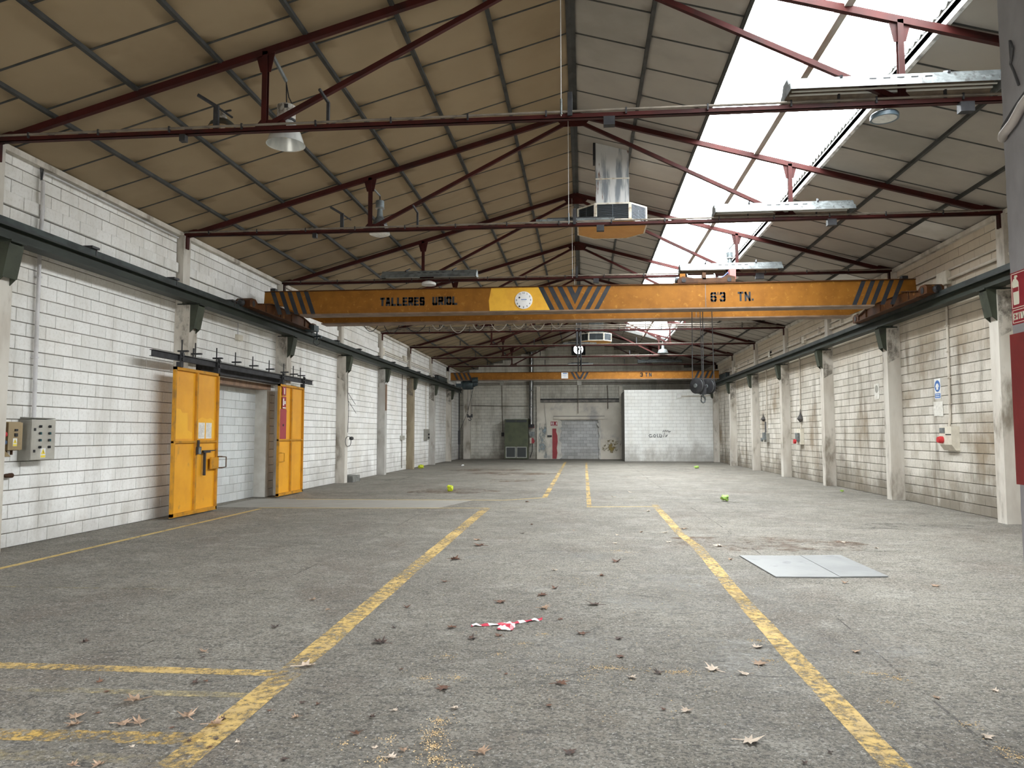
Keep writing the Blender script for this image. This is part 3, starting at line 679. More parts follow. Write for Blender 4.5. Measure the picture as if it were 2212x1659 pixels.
def crane_rail(side):
    s = 1 if side == 'L' else -1; xw = XL if side == 'L' else XR; z = FZL[side]
    xf = xw+s*.47; xc = xf-s*.12
    p = thing('crane_rail', 'long dark green crane rail beam on the '+('wall with the yellow sliding doors' if side == 'L' else 'wall opposite the doors'), 'rail', (xc, 26, z))
    y0, y1 = 4.6, 46.5
    X = lambda a: xc+s*a
    poly = [(X(-.12), z), (X(.12), z), (X(.12), z+.016), (X(.008), z+.016), (X(.008), z+.175), (X(.10), z+.175), (X(.10), z+.19), (X(-.10), z+.19), (X(-.10), z+.175), (X(-.008), z+.175), (X(-.008), z+.016), (X(-.12), z+.016)]
    MB().prism(poly, 'y', y0, y1).build('beam', 'rail_green', p)
    MB().box(*sorted((X(-.09), X(.095))), y0, y1, z+.19, z+.205).build('joint_plate', 'dark_steel', p)
    MB().box(*sorted((X(.03), X(.085))), y0, y1, z+.205, z+.29).build('side_strip', 'rail_strip', p)
    MB().box(*sorted((X(-.03), X(.02))), y0, y1, z+.205, z+.26).build('rail_bar', 'dark_steel', p)
    k = 0; yy = 10.75-2.33
    while yy < 45:
        yy += 2.33 if side == 'L' else 2.44
        if side == 'L' and not (16 < yy < 20):
            MB().box(*sorted((X(-.04), X(.13))), yy-.05, yy+.13, z+.30, z+.335).build('clip_plate', 'black_plastic', p)
            MB().box(*sorted((X(.085), X(.093))), yy+.10, yy+.125, z+.2, z+.30).build('clip_leg', 'black_plastic', p)
    return p
crane_rail('L'); crane_rail('R')

# ================================================================== ROOF TRUSSES
TZ = 5.58; PXa, PXb = -4.15, 3.88
def truss(i, y):
    t = thing('roof_truss', ['dark red roof truss carrying the bell lamp and dark dome lamp', 'dark red roof truss carrying the slim lamp and the batten below the cooler outlet', 'dark red roof truss carrying the dark strip light just over the big crane', 'dark red roof truss partly hidden right behind the big crane', 'dark red roof truss with a pair of pipes along its tie beam', 'dark red roof truss with a white batten lamp in front of the wall fan', 'dark red roof truss with a small white bell lamp beyond its tie beam', 'last dark red roof truss by the far gable, behind the small crane'][i], 'truss', (RX, y, TZ), 'roof trusses')
    zr = lambda x: roofz(x)-.085
    for xa in (XL+.06, XR-.06): MB().bar((xa, y, zr(xa)), (RX, y, zr(RX)), .07, .09, (0, 0, 1)).build('rafter', 'red_steel', t)
    m = MB(); m.box(XL+.05, XR-.05, y-.04, y-.032, TZ-.03, TZ+.03); m.box(XL+.05, XR-.05, y-.04, y+.04, TZ-.03, TZ-.022); m.box(XL+.05, XR-.05, y+.032, y+.04, TZ-.03, TZ+.03)
    m.build('tie_beam', 'red_steel', t)
    for x in (PXa, PXb):
        m = MB(); m.box(x-.035, x+.035, y-.035, y-.027, TZ, zr(x)); m.box(x-.035, x+.035, y+.027, y+.035, TZ, zr(x)); m.box(x-.005, x+.005, y-.027, y+.027, TZ, zr(x)); m.build('post', 'red_steel', t)
        MB().prism([(x-.13, zr(x-.13)-.02), (x+.13, zr(x+.13)-.02), (x+.07, zr(x)-.27), (x-.07, zr(x)-.27)], 'y', y-.006, y+.006).build('gusset', 'red_steel', t)
        s = 1 if x < 0 else -1
        MB().prism([(x-s*.16, TZ+.01), (x+s*.30, TZ+.01), (x+s*.28, TZ+.12), (x-s*.05, TZ+.14)], 'y', y-.006, y+.006).build('gusset', 'red_steel', t)
        MB().bar((x+s*.06, y, TZ+.06), (RX-s*.06, y, RZ-.22), .06, .065).build('brace', 'red_steel', t)
    MB().prism([(RX-.30, zr(RX-.30)-.05), (RX, zr(RX)+.03), (RX+.30, zr(RX+.30)-.05), (RX+.2, RZ-.33), (RX-.2, RZ-.33)], 'y', y-.007, y+.007).build('apex_plate', 'red_steel', t)
    MB().tube([(RX-.1, y-.05, RZ-.2), (RX-.1, y-.05, TZ)], .006, 6).build('hanger_rod', 'cable_pale', t)
    MB().tube([(RX-.1, y-.05, TZ+.02), (RX-.1, y-.05, TZ+.22)], .016, 6).build('turnbuckle', 'galv', t)
    MB().box(RX-.02, RX+.04, y-.07, y+.05, TZ, TZ+.30).build('hanger_stub', 'dark_steel', t)
    cd = MB().tube([(XL+.05, y-.045, TZ+.052), (0, y-.045, TZ+.056), (XR-.05, y-.045, TZ+.052)], .017, 8).build('conduit', 'conduit_grey', t, True, 'grey conduit clipped along the tie beam')
    if i < 3:
        for k in range(15): MB().box(XL+.6+k, XL+.62+k, y-.066, y-.03, TZ+.0, TZ+.078).build('conduit_clip', 'dark_steel', cd)
    MB().box(XL+.02, XL+.16, y-.05, y+.05, TZ-.28, TZ-.01).build('end_shoe', 'red_steel', t)
    MB().box(XR-.16, XR-.02, y-.05, y+.05, TZ-.28, TZ-.01).build('end_shoe', 'red_steel', t)
    MB().box(XL+.02, XL+.34, y-.012, y+.012, TZ-.03, TZ+.12).build('end_plate', 'red_steel', t)
    MB().box(XR-.40, XR-.02, y-.012, y+.012, TZ-.03, TZ+.16).build('end_plate', 'red_steel', t)
    if i < 2:      # angle brackets standing on the tie
        x = -4.82 if i == 0 else -4.72
        m = MB(); m.box(x-.03, x+.035, y-.02, y+.02, TZ, TZ+.36); m.bar((x, y, TZ+.35), (x-.20, y-.12, TZ+.46), .035, .035); m.bar((x, y, TZ+.35), (x+.10, y+.25, TZ+.30), .02, .02); m.build('angle_bracket', 'dark_steel', t)
        x = -3.29 if i == 0 else -3.2
        m = MB(); m.box(x-.018, x+.018, y-.02, y+.02, TZ, TZ+.34); m.bar((x, y, TZ+.33), (x-.05, y-.2, TZ+.42), .03, .03); m.build('angle_bracket', 'dark_steel', t)
        MB().box(.28, .42, y-.07, y+.03, TZ-.14, TZ-.03).build('junction_box', 'dark_steel', t)
        MB().box(4.52, 4.68, y-.07, y+.03, TZ-.15, TZ-.03).build('junction_box', 'dark_steel', t)
        MB().box(-5.30, -5.22, y-.05, y+.03, TZ-.12, TZ-.03).build('knot', 'cable_black', t)
    elif i == 2:
        MB().box(.28, .42, y-.07, y+.03, TZ-.14, TZ-.03).build('junction_box', 'dark_steel', t)
        MB().box(4.32, 4.52, y-.07, y+.03, TZ-.12, TZ+.02).build('junction_box', 'dark_steel', t)
    else:
        for x in (-5.6, -2.2, 2.4): MB().box(x-.018, x+.018, y-.02, y+.02, TZ, TZ+.3+.05*((i+int(x)) % 2)).build('angle_bracket', 'dark_steel', t)
for i, y in enumerate(TY): truss(i, y)
# extra pipes on top of the fifth truss
m = thing('pipe_run', 'pair of dark pipes carried above a tie beam beyond the big crane', 'pipe', (0, TY[4], TZ+.1))
for z in (.18, .11): MB().tube([(XL+.1, TY[4]-.05, TZ+.04), (XL+.9, TY[4]-.08, TZ+z), (0, TY[4]-.08, TZ+z+.01), (6.6, TY[4]-.08, TZ+z), (XR-.1, TY[4]-.05, TZ+.04)], .024, 8).build('pipe', 'conduit_grey', m)
for x in (-6, -4.4, -2.8, -1.2, 1.4, 3, 4.6, 6): MB().box(x-.012, x+.012, TY[4]-.1, TY[4]-.05, TZ, TZ+.22).build('strap', 'dark_steel', m)

def copy_tree(o, parent=None, loc=None):
    c = o.copy(); COL.objects.link(c); c.parent = parent
    if loc is not None: c.location = loc
    for ch in list(o.children): copy_tree(ch, c)
    return c

# ================================================================== BIG CRANE (6'3 TN)
CY0, CY1, CYa, CYb = 17.08, 17.42, 18.52, 18.86
CX0, CX1, CZ0, CZ1 = -7.62, 7.36, 4.44, 5.02
cr1 = thing('bridge_crane', 'large orange double-girder bridge crane with black hazard stripes and lettering', 'crane', (0, 18, 4.44))
def girder(y0, y1, par, front):
    g = MB(); g.prism([(CX0, CZ1-.02), (CX0-.02, CZ0+.27), (CX0+.30, CZ0+.27), (CX0+.95, CZ0+.012), (CX1-.95, CZ0+.012), (CX1-.30, CZ0+.27), (CX1+.02, CZ0+.27), (CX1, CZ1-.02)], 'y', y0, y1)
    o = g.build('girder', 'crane_orange' if front else 'crane_orange', par)
    MB().box(CX0+.9, CX1-.9, y0-.045, y1+.045, CZ0-.02, CZ0+.010).build('bottom_flange', 'flange', o)
    MB().box(CX0, CX1, y0-.03, y1+.03, CZ1-.02, CZ1).build('top_flange', 'crane_orange_dark', o)
    MB().box(-.02+2.8, 2.8, y0-.003, y0, CZ0+.012, CZ1-.02).build('weld_seam', 'flange', o)
    return o
g1 = girder(CY0, CY1, cr1, True); g2 = girder(CYa, CYb, cr1, False)
def flat(name, poly, mat, y=CY0, t=.003, par=g1): return MB().prism(poly, 'y', y-t, y).build(name, mat, par)
zt, zb = CZ1-.021, CZ0+.013
for a in (-7.47, -7.26, -7.06, -6.85, -6.65): flat('stripe', [(a, zt), (a+.105, zt), (a+.295, zb), (a+.19, zb)], 'stripe_black')
for a in (6.21, 6.41, 6.60, 6.81, 7.02): flat('stripe', [(a, zt), (a+.095, zt), (a-.125, zb), (a-.22, zb)], 'stripe_black')
flat('fresh_paint', [(-2.12, zt), (-.98, zt), (-.70, zb), (-2.16, zb), (-2.18, 4.7)], 'crane_yellow', t=.0015)
for a in (-1.02, -.80, -.58): flat('stripe', [(a, zt), (a+.115, zt), (a+.385, zb), (a+.27, zb)], 'stripe_black')
for a in (.14, .35, .56): flat('stripe', [(a, zt), (a+.105, zt), (a-.19, zb), (a-.295, zb)], 'stripe_black')
flat('stripe', [(-.36, zt), (-.24, zt), (-.165, 4.83), (-.09, zt), (.02, zt), (-.17, 4.58)], 'stripe_black')
m = MB(); letters(m, 'TALLERES', lambda u, v, d: (-4.78+u, CY0-d, 4.612+v), .205, .585, .24, .14); m.build('lettering', 'lettering_black', g1, label='black painted words TALLERES')
m = MB(); letters(m, 'URIOL', lambda u, v, d: (-3.52+u, CY0-d, 4.612+v), .205, .60, .24, .14); m.build('lettering', 'lettering_black', g1, label='black painted word URIOL')
m = MB(); letters(m, "6", lambda u, v, d: (2.90+u, CY0-d, 4.585+v), .215, .62, .2, .1); letters(m, "3", lambda u, v, d: (3.10+u, CY0-d, 4.585+v), .215, .62, .2, .1); m.box(3.055, 3.075, CY0-.004, CY0, 4.735, 4.80); m.build('lettering', 'lettering_black', g1, label="black painted figures 6'3")
m = MB(); letters(m, 'TN.', lambda u, v, d: (3.50+u, CY0-d, 4.585+v), .215, .62, .2, .16); m.build('lettering', 'lettering_black', g1, label='black painted letters TN.')
for s, xc, zz in ((1, -7.60, FZL['L']), (-1, 7.23, FZL['R'])):
    e = sub('end_carriage', cr1, (xc, 18, zz+.26)); hw_ = .20
    z0 = zz+.275
    MB().prism([(16.3, z0), (19.7, z0), (19.7, z0+.12), (19.0, z0+.24), (17.0, z0+.24), (16.3, z0+.12)], 'x', xc-hw_+.05, xc+hw_-.05).build('box_frame', 'crane_orange_dark', e)
    MB().prism([(16.3, z0+.135), (17.0, z0+.255), (19.0, z0+.255), (19.7, z0+.135), (19.7, z0+.12), (19.0, z0+.24), (17.0, z0+.24), (16.3, z0+.12)], 'x', xc-hw_, xc+hw_).build('top_plate', 'machine_brown', e)
    MB().box(xc-hw_, xc+hw_, 16.3, 19.7, z0-.012, z0+.002).build('bottom_plate', 'machine_brown', e)
    for yy in (16.75, 17.6, 18.3, 19.2): MB().box(xc-hw_+.02, xc+hw_-.02, yy, yy+.015, z0, z0+.20).build('rib', 'machine_brown', e)
    for yy in (16.08, 19.92):
        MB().prism([(yy-.2, z0-.0), (yy+.2, z0-.0), (yy+.2, z0+.14), (yy+.1, z0+.20), (yy-.1, z0+.20), (yy-.2, z0+.14)], 'x', xc-hw_+.03, xc+hw_-.03).build('wheel_box', 'crane_orange_dark', e)
        MB().lathe([(.11, 0), (.11, .06)], (xc-s*.115-.03, yy, z0+.10), 20, 'x').build('wheel', 'dark_steel', e)
        for sx in (-hw_+.018, hw_-.03): MB().lathe([(.07, 0), (.07, .006), (.04, .012)], (xc+sx, yy, z0+.09), 16, 'x').build('hub', 'black_plastic', e)
        d = -1 if yy < 18 else 1
        MB().lathe([(.055, 0), (.085, d*.05), (.085, d*.10), (.05, d*.13)], (xc, yy+d*.2, z0+.07), 14, 'y').build('buffer', 'black_plastic', e)
for x in (CX0+.16, CX1-.18): MB().box(x-.06, x+.06, CY0+.08, CY0+.24, CZ1, CZ1+.09).build('stop_block', 'dark_steel', cr1)
cc = sub('current_collector', cr1, (-7.45, 19.9, 4.45))
m = MB(); m.box(-7.58, -7.30, 19.55, 19.9, 4.42, 4.58); m.tube([(-7.35, 19.9, 4.55), (-7.35, 19.9, 4.20)], .022, 8); m.box(-7.42, -7.22, 19.85, 19.97, 4.26, 4.31); m.build('arm', 'machine_dark', cc)
MB().tube([(-7.42, 19.9, 4.28), (-7.45, 19.9, 4.12), (-7.36, 19.9, 4.04), (-7.26, 19.9, 4.10), (-7.26, 19.9, 4.3)], .010, 6).build('cable', 'cable_black', cc)
# festoon cable loops along the rear girder
x = -5.75
for k, (wd, dp) in enumerate(((.38, .17), (.42, .24), (.55, .20), (.3, .15), (.45, .24), (.32, .18), (.42, .2), (.3, .14), (.36, .2), (.3, .16))):
    pts = [(x+wd*j/10, CYb+.16, CZ0+.02-dp*math.sin(math.pi*j/10)**.8) for j in range(11)]
    MB().tube(pts, .010, 6).build('festoon_loop', 'cable_black' if k < 3 else 'cable_pale', cr1); x += wd+.16
MB().box(-6.6, 1.2, CYb+.12, CYb+.2, CZ0+.01, CZ0+.05).build('festoon_rail', 'dark_steel', cr1)
# trolley with rope drum
tr = thing('crane_trolley', 'brown hoist trolley with a pale rope drum riding on the big crane', 'trolley', (2.85, 17.9, CZ1))
for yy in (CY0+.08, CYb-.28):
    MB().prism([(2.18, CZ1+.03), (3.48, CZ1+.03), (3.48, CZ1+.15), (3.30, CZ1+.20), (3.18, CZ1+.13), (2.55, CZ1+.13), (2.30, CZ1+.18), (2.18, CZ1+.12)], 'y', yy, yy+.16).build('side_frame', 'machine_brown', tr)
    for x in (2.32, 3.34): MB().lathe([(.05, 0), (.05, .012)], (x, yy-.012, CZ1+.085), 14, 'y').build('wheel_cap', 'dark_steel', tr)
    for x in (2.32, 3.34): MB().lathe([(.085, 0), (.085, .08)], (x, yy+.04, CZ1+.085), 18, 'y').build('wheel', 'dark_steel', tr)
MB().lathe([(.15, 0), (.15, .62)], (2.48, 17.75, CZ1+.17), 22, 'x').build('drum', 'drum_grey', tr, True)
for x in (2.46, 3.09): MB().lathe([(.185, 0), (.185, .02)], (x, 17.75, CZ1+.17), 22, 'x').build('drum_flange', 'galv_dark', tr, True)
MB().lathe([(.08, 0), (.09, .05), (.09, .2), (.06, .24)], (2.20, 17.75, CZ1+.2), 16, 'x').build('motor', 'machine_dark', tr, True)
MB().box(3.16, 3.36, 17.5, 17.85, CZ1+.08, CZ1+.24).build('gearbox', 'drum_grey', tr)
MB().box(3.38, 3.52, 17.3, 17.5, CZ1+.12, CZ1+.36).build('switch_box', 'pink_red', tr)
MB().box(2.74, 2.82, 17.16, 17.3, CZ1+.1, CZ1+.26).build('yoke', 'machine_brown', tr)
MB().box(2.24, 2.36, 17.2, 17.34, CZ1+.16, CZ1+.25).build('brake_box', 'crane_orange', tr)
MB().tube([(3.1, 17.6, CZ1+.12), (3.25, 17.4, CZ1+.2), (3.36, 17.4, CZ1+.3), (3.4, 17.4, CZ1+.22)], .012, 6).build('cable', 'blue_paint', tr)
# hook block hanging from four ropes
hb = thing('hook_block', 'black two-sheave hook block hanging on ropes from the big crane', 'hook', (2.82, 17.95, 2.3))
ca, sa = math.cos(math.radians(40)), math.sin(math.radians(40))     # sheave axle direction
def disc(c, r, t, name, mat, par, n=26):
    me = MB().lathe([(r*.9, -t/2), (r, -t/2+.012), (r, t/2-.012), (r*.9, t/2)], (0, 0, 0), n, 'x').mesh(name, smooth=True); me.materials.append(MATS[mat])
    try: me.set_sharp_from_angle(angle=math.radians(38))
    except Exception: pass
    o = bpy.data.objects.new(name, me); COL.objects.link(o); o.parent = par; o.location = Vector(c)-wloc(par); o.rotation_euler = (0, 0, math.radians(40)); return o
hc = Vector((2.83, 17.95, 2.72)); ax_ = Vector((ca, sa, 0))
for s in (-1, 1):
    c = hc+ax_*(s*.19)
    disc(c-ax_*.045, .19, .03, 'sheave_cheek', 'dark_steel', hb); disc(c+ax_*.045, .19, .03, 'sheave_cheek', 'dark_steel', hb); disc(c, .165, .05, 'sheave', 'galv_dark', hb); disc(c-ax_*.068, .05, .03, 'axle_cap', 'galv_dark', hb, 14)
MB().tube([hc-ax_*.26, hc+ax_*.26], .03, 10).build('axle', 'dark_steel', hb)
MB().box(hc.x-.07, hc.x+.07, hc.y-.06, hc.y+.06, hc.z-.20, hc.z-.02).build('crosshead', 'dark_steel', hb)
hp = [(hc.x, hc.y, 2.56), (hc.x, hc.y, 2.47)]+[(hc.x+.075*math.cos(t)*ca-.0, hc.y+.075*math.cos(t)*sa, 2.40+.075*math.sin(t)) for t in [math.radians(a) for a in (90, 45, 0, -45, -90, -135, -175)]]
MB().tube(hp, .028, 10, r2=.016).build('hook', 'galv', hb, True)
MB().box(hc.x-.05, hc.x-.03, hc.y-.01, hc.y+.01, 2.38, 2.50).build('safety_latch', 'dark_steel', hb)
for s, dx in ((-1, -.06), (-1, .05), (1, -.06), (1, .06)):
    b = hc+ax_*(s*.19)+Vector((-sa, ca, 0))*(dx*3)
    MB().tube([tuple(b), (b.x+(.02 if s < 0 else -.03), b.y, CZ1+.05)], .011, 6).build('rope', 'rope', hb)
# clock on the girder
ck = thing('wall_clock', 'round white clock with black hour marks fixed on the crane girder', 'clock', (-1.36, CY0-.02, 4.49))
MB().lathe([(.205, 0), (.205, -.022), (.195, -.026)], (-1.36, CY0, 4.695), 36, 'y').build('dial', 'clock_face', ck, True)
m = MB()
for hnum in range(1, 13):
    if hnum in (7, 10): continue
    t = math.radians(90-30*hnum); s_ = str(hnum); hh = .040
    ux = -1.36+.165*math.cos(t)-len(s_)*.016; vz = 4.695+.165*math.sin(t)-hh/2
    letters(m, s_, lambda u, v, d: (ux+u, CY0-.026-d, vz+v), hh, .6, .17, .25, .002)
m.build('numerals', 'lettering_black', ck)
for q in ((-.10, .06), (-.10, -.145)):
    MB().prism([(-1.36+q[0]+.026*math.cos(a+.3), 4.695+q[1]+.026*math.sin(a+.3)) for a in (0, 1.571, 3.1416, 4.712)], 'y', CY0-.029, CY0-.026).build('patch', 'lettering_black', ck)
MB().box(-1.42, -1.29, CY0-.028, CY0-.026, 4.70, 4.717).build('maker_strip', 'sign_blue', ck)
MB().box(-1.41, -1.31, CY0-.028, CY0-.026, 4.672, 4.680).build('maker_strip', 'cable_pale', ck)

# ================================================================== SMALL CRANE (3 TN)
c2 = thing('bridge_crane', 'slim orange single-girder crane marked 3 TN near the far wall', 'crane', (0, 40.1, 4.5))
g = MB().box(-7.2, 7.15, 40.0, 40.3, 4.54, 4.92).build('girder', 'crane_orange', c2)
MB().box(-7.2, 7.15, 39.94, 40.36, 4.50, 4.54).build('bottom_flange', 'flange', g); MB().box(-7.2, 7.15, 39.96, 40.34, 4.92, 4.945).build('top_flange', 'crane_orange_dark', g)
def flat2(poly): MB().prism(poly, 'y', 39.994, 40.0).build('stripe', 'stripe_black', g)
for a in (-.66, -.44): flat2([(a, 4.92), (a+.12, 4.92), (a+.32, 4.54), (a+.20, 4.54)])
for a in (-.02, .20): flat2([(a, 4.92), (a+.12, 4.92), (a-.08, 4.54), (a-.20, 4.54)])
for a in (6.05, 6.30, 6.55, 6.8): flat2([(a, 4.92), (a+.12, 4.92), (a-.06, 4.54), (a-.18, 4.54)])
for a in (-7.05, -6.8, -6.55, -6.3): flat2([(a, 4.92), (a+.12, 4.92), (a+.3, 4.54), (a+.18, 4.54)])
m = MB(); letters(m, '3', lambda u, v, d: (3.04+u, 40-d, 4.64+v), .22, .62, .2, .1, .006); letters(m, 'TN', lambda u, v, d: (3.30+u, 40-d, 4.64+v), .22, .62, .2, .5, .006); m.build('lettering', 'lettering_black', g, label='black painted 3 TN')
pl = thing('placard', 'small white placard fixed on the small far crane', 'placard', (-.98, 39.99, 4.58))
MB().box(-1.16, -.80, 39.985, 39.995, 4.58, 4.90).build('board', 'white_sheet', pl)
m = MB(); m.box(-1.08, -.86, 39.981, 39.985, 4.83, 4.87); m.box(-1.1, -.88, 39.981, 39.985, 4.74, 4.755); m.box(-1.06, -.90, 39.981, 39.985, 4.66, 4.672); m.build('print', 'sign_blue', pl)
for xc, zz in ((-7.76, FZL['L']), (7.39, FZL['R'])):
    e = sub('end_carriage', c2, (xc, 40, zz+.28)); MB().box(xc-.1, xc+.1, 38.9, 41.4, zz+.32, zz+.54).build('box_frame', 'machine_dark', e)
    MB().box(xc-.12, xc+.12, 38.8, 41.5, zz+.54, zz+.56).build('top_plate', 'machine_brown', e)
    for yy in (38.85, 41.45): MB().lathe([(.12, 0), (.12, .06)], (xc-.03, yy, zz+.37), 16, 'x').build('wheel', 'dark_steel', e)
ho = thing('chain_hoist', 'dark electric hoist with motor hanging under the small far crane', 'hoist', (-6.2, 40.1, 4.05))
MB().lathe([(.24, 0), (.26, .04), (.26, .52), (.22, .58)], (-6.55, 40.1, 4.28), 18, 'x').build('drum_housing', 'machine_dark', ho, True)
MB().lathe([(.19, 0), (.21, .04), (.19, .12), (.15, .14), (.15, .22), (.13, .26)], (-5.97, 40.05, 4.36), 16, 'x').build('motor', 'machine_dark', ho, True)
MB().lathe([(.14, 0), (.15, .03), (.15, .3)], (-5.98, 39.85, 4.52), 14, 'x').build('travel_motor', 'machine_dark', ho, True)
MB().box(-6.9, -6.55, 39.9, 40.3, 4.15, 4.45).build('gearbox', 'machine_dark', ho)
MB().box(-6.85, -6.62, 39.8, 39.9, 4.34, 4.46).build('junction_box', 'cable_pale', ho)
MB().box(-6.45, -6.1, 40.0, 40.3, 4.44, 4.53).build('hanger', 'dark_steel', ho)
hk = thing('hoist_hook', 'small black hook on ropes under the far hoist', 'hook', (-6.15, 40.1, 2.35))
for x in (-6.26, -6.04): MB().tube([(x, 40.1, 2.6), (x, 40.1, 4.2)], .010, 6).build('rope', 'rope', hk)
MB().prism([(-6.30, 2.68), (-6.24, 2.68), (-6.2, 2.6), (-6.1, 2.6), (-6.06, 2.68), (-6.0, 2.68), (-6.0, 2.5), (-6.3, 2.5)], 'y', 40.05, 40.15).build('block', 'black_plastic', hk)
MB().tube([(-6.15, 40.1, 2.52), (-6.15, 40.1, 2.46)]+[(-6.15+.07*math.cos(t), 40.1, 2.40+.07*math.sin(t)) for t in [math.radians(a) for a in (80, 40, 0, -45, -90, -135, -180)]], .02, 8).build('hook', 'black_plastic', hk)
MB().tube([(-5.95, 40, 4.1), (-6.5, 41.5, 2.8), (-7.2, 43.0, 1.75)], .012, 6).build('pendant_cable', 'cable_black', ho)
one('pendant_control', 'black_plastic', MB().box(-7.28, -7.16, 42.95, 43.07, 1.0, 1.8), 'long black pendant control hanging by the far pillar', 'control')

# ================================================================== LIGHTS UNDER THE ROOF
def luminaire():
    t = thing('strip_luminaire', 'long galvanised strip light trough', 'lamp', (0, 0, 0))
    L = 1.25; pr = [(-.25, 0), (-.215, .085), (-.15, .105), (-.09, .20), (.09, .20), (.15, .105), (.215, .085), (.25, 0)]
    inn = [(a*.965, b-.006 if b > .01 else b) for a, b in pr]
    MB().prism(pr+inn[::-1], 'x', -L, L).build('trough', 'galv', t, local=True)
    inn2 = [(a*.95, b-.010 if b > .01 else b+.002) for a, b in pr]; inn3 = [(a*.93, b-.014 if b > .01 else b+.002) for a, b in pr]
    MB().prism(inn2+inn3[::-1], 'x', -L+.01, L-.01).build('inner_reflector', 'stain_brown', t, local=True)
    for s in (-1, 1): MB().prism(inn, 'x', s*L-.004, s*L+.004).build('end_cap', 'galv_dark', t, local=True)
    for y in (-.05, .05): MB().tube([(-L+.06, y, .055), (L-.06, y, .055)], .013, 8).build('lamp_tube', 'tube_white', t, local=True)
    for k in range(5): MB().box(-.30+k*.16, -.22+k*.16, -.137, -.125, .135, .147).build('vent_slot', 'black_plastic', t, local=True)
    for x in (-.62, .62):
        MB().bar((x, -.12, .19), (x+.06, .12, .30), .03, .03).build('hanger_hook', 'dark_steel', t, local=True)
        MB().box(x-.012, x+.012, -.02, .02, -.12, .02).build('foot', 'dark_steel', t, local=True)
    return t
lp = luminaire()
lums = [((3.76, TY[0], TZ+.13), 'galvanised strip light trough beside the extinguisher pillar, blocking the skylight', 1),
        ((3.72, TY[1], TZ+.10), 'galvanised strip light trough across the skylight behind the first tie beam', 1),
        ((3.70, TY[2]-.0, TZ+.09), 'galvanised strip light trough above the hoist trolley', 1),
        ((-3.97, TY[2], TZ+.06), 'dark strip light trough hanging over the big crane name', 1),
        ((4.4, TY[7], TZ+.10), 'strip light trough over the white block partition', 1)]
for i, (loc, lab, _) in enumerate(lums):
    o = lp if i == 0 else copy_tree(lp)
    o.location = loc; o['label'] = lab; o['group'] = 'strip light troughs on the tie beams'
    if i == 3:
        for c in o.children:
            if c.name.startswith('trough'): c.data = c.data.copy(); c.data.materials[0] = MATS['galv_dark']
def batten(y, lab, x=-.12):
    b = thing('batten_lamp', lab, 'lamp', (x, y, TZ+.05), 'bare batten lamps in the middle of the hall')
    MB().box(x-.76, x+.74, y-.03, y+.03, TZ+.09, TZ+.13).build('batten', 'galv', b)
    MB().tube([(x-.72, y, TZ+.065), (x+.70, y, TZ+.065)], .018, 8).build('lamp_tube', 'tube_white', b)
    MB().box(x-.55, x+.45, y+.03, y+.07, TZ+.14, TZ+.17).build('support', 'dark_steel', b)
    MB().box(x-.05, x+.03, y-.04, y+.04, TZ+.03, TZ+.10).build('clamp', 'dark_steel', b)
batten(TY[1]+.03, 'bare white batten lamp below the hexagonal cooler outlet'); batten(TY[5]+.03, 'bare white batten lamp in front of the wall fan'); batten(TY[7]-.1, 'thin dark batten lamp over the small crane')
for k, (x, yy) in enumerate(((RX-.05, TY[5]), (RX-.05, TY[6]), (RX-.05, TY[7]))):
    o = MB(); o.tube([(x-.07, yy-.2, TZ-.8 if k == 2 else TZ-.1), (x-.07, yy-.2, RZ-.07)], .03, 8); o.tube([(x+.10, yy-.2, TZ-.8 if k == 2 else TZ-.1), (x+.10, yy-.2, RZ-.07)], .03, 8)
    one('twin_drop_pipe', 'dark_steel', o, ['pair of dark conduits dropping from the ridge to the white batten lamp', 'pair of dark conduits dropping from the ridge beyond the white batten lamp', 'long pair of dark conduits dropping from the ridge to the small crane'][k], 'pipe', 'twin drop conduits')

def highbay1(c):
    t = thing('pendant_lamp', 'bell-shaped high-bay lamp with ribbed glass hanging behind the first truss', 'lamp', (c[0], c[1], c[2]-.62))
    x, y, z = c
    MB().tube([(x-.0, y, z), (x-.01, y, z+.34)], .008, 6).build('chain', 'dark_steel', t)
    MB().tube([(x-.005, y, z+.3), (x+.03, y, z+.12), (x+.10, y, z-.02)], .008, 6).build('cable', 'cable_black', t)
    MB().lathe([(.11, 0), (.125, -.01), (.125, -.19), (.12, -.20)], (x, y, z), 24).build('ballast_housing', 'lamp_house', t, True)
    MB().box(x+.02, x+.07, y-.128, y-.118, z-.08, z-.03).build('plug', 'dark_steel', t)
    MB().lathe([(.128, 0), (.128, -.03)], (x, y, z-.20), 24).build('collar', 'dark_steel', t, True)
    MB().lathe([(.11, 0), (.155, -.06), (.20, -.16), (.235, -.26), (.25, -.31), (.262, -.32), (.247, -.315), (.195, -.16), (.15, -.06), (.105, -.005)], (x, y, z-.23), 36, 'z', False, False).build('bell_glass', 'lamp_glass', t, True)
    MB().lathe([(.03, 0), (.05, -.05), (.05, -.17), (.02, -.2)], (x, y, z-.25), 14).build('bulb', 'bulb', t, True)
    MB().bar((x-.01, y, z+.35), (PXa+.03, TY[0], z+.60), .03, .045).build('bracket_arm', 'galv_dark', t)
highbay1((-4.04, 9.62, 6.10))
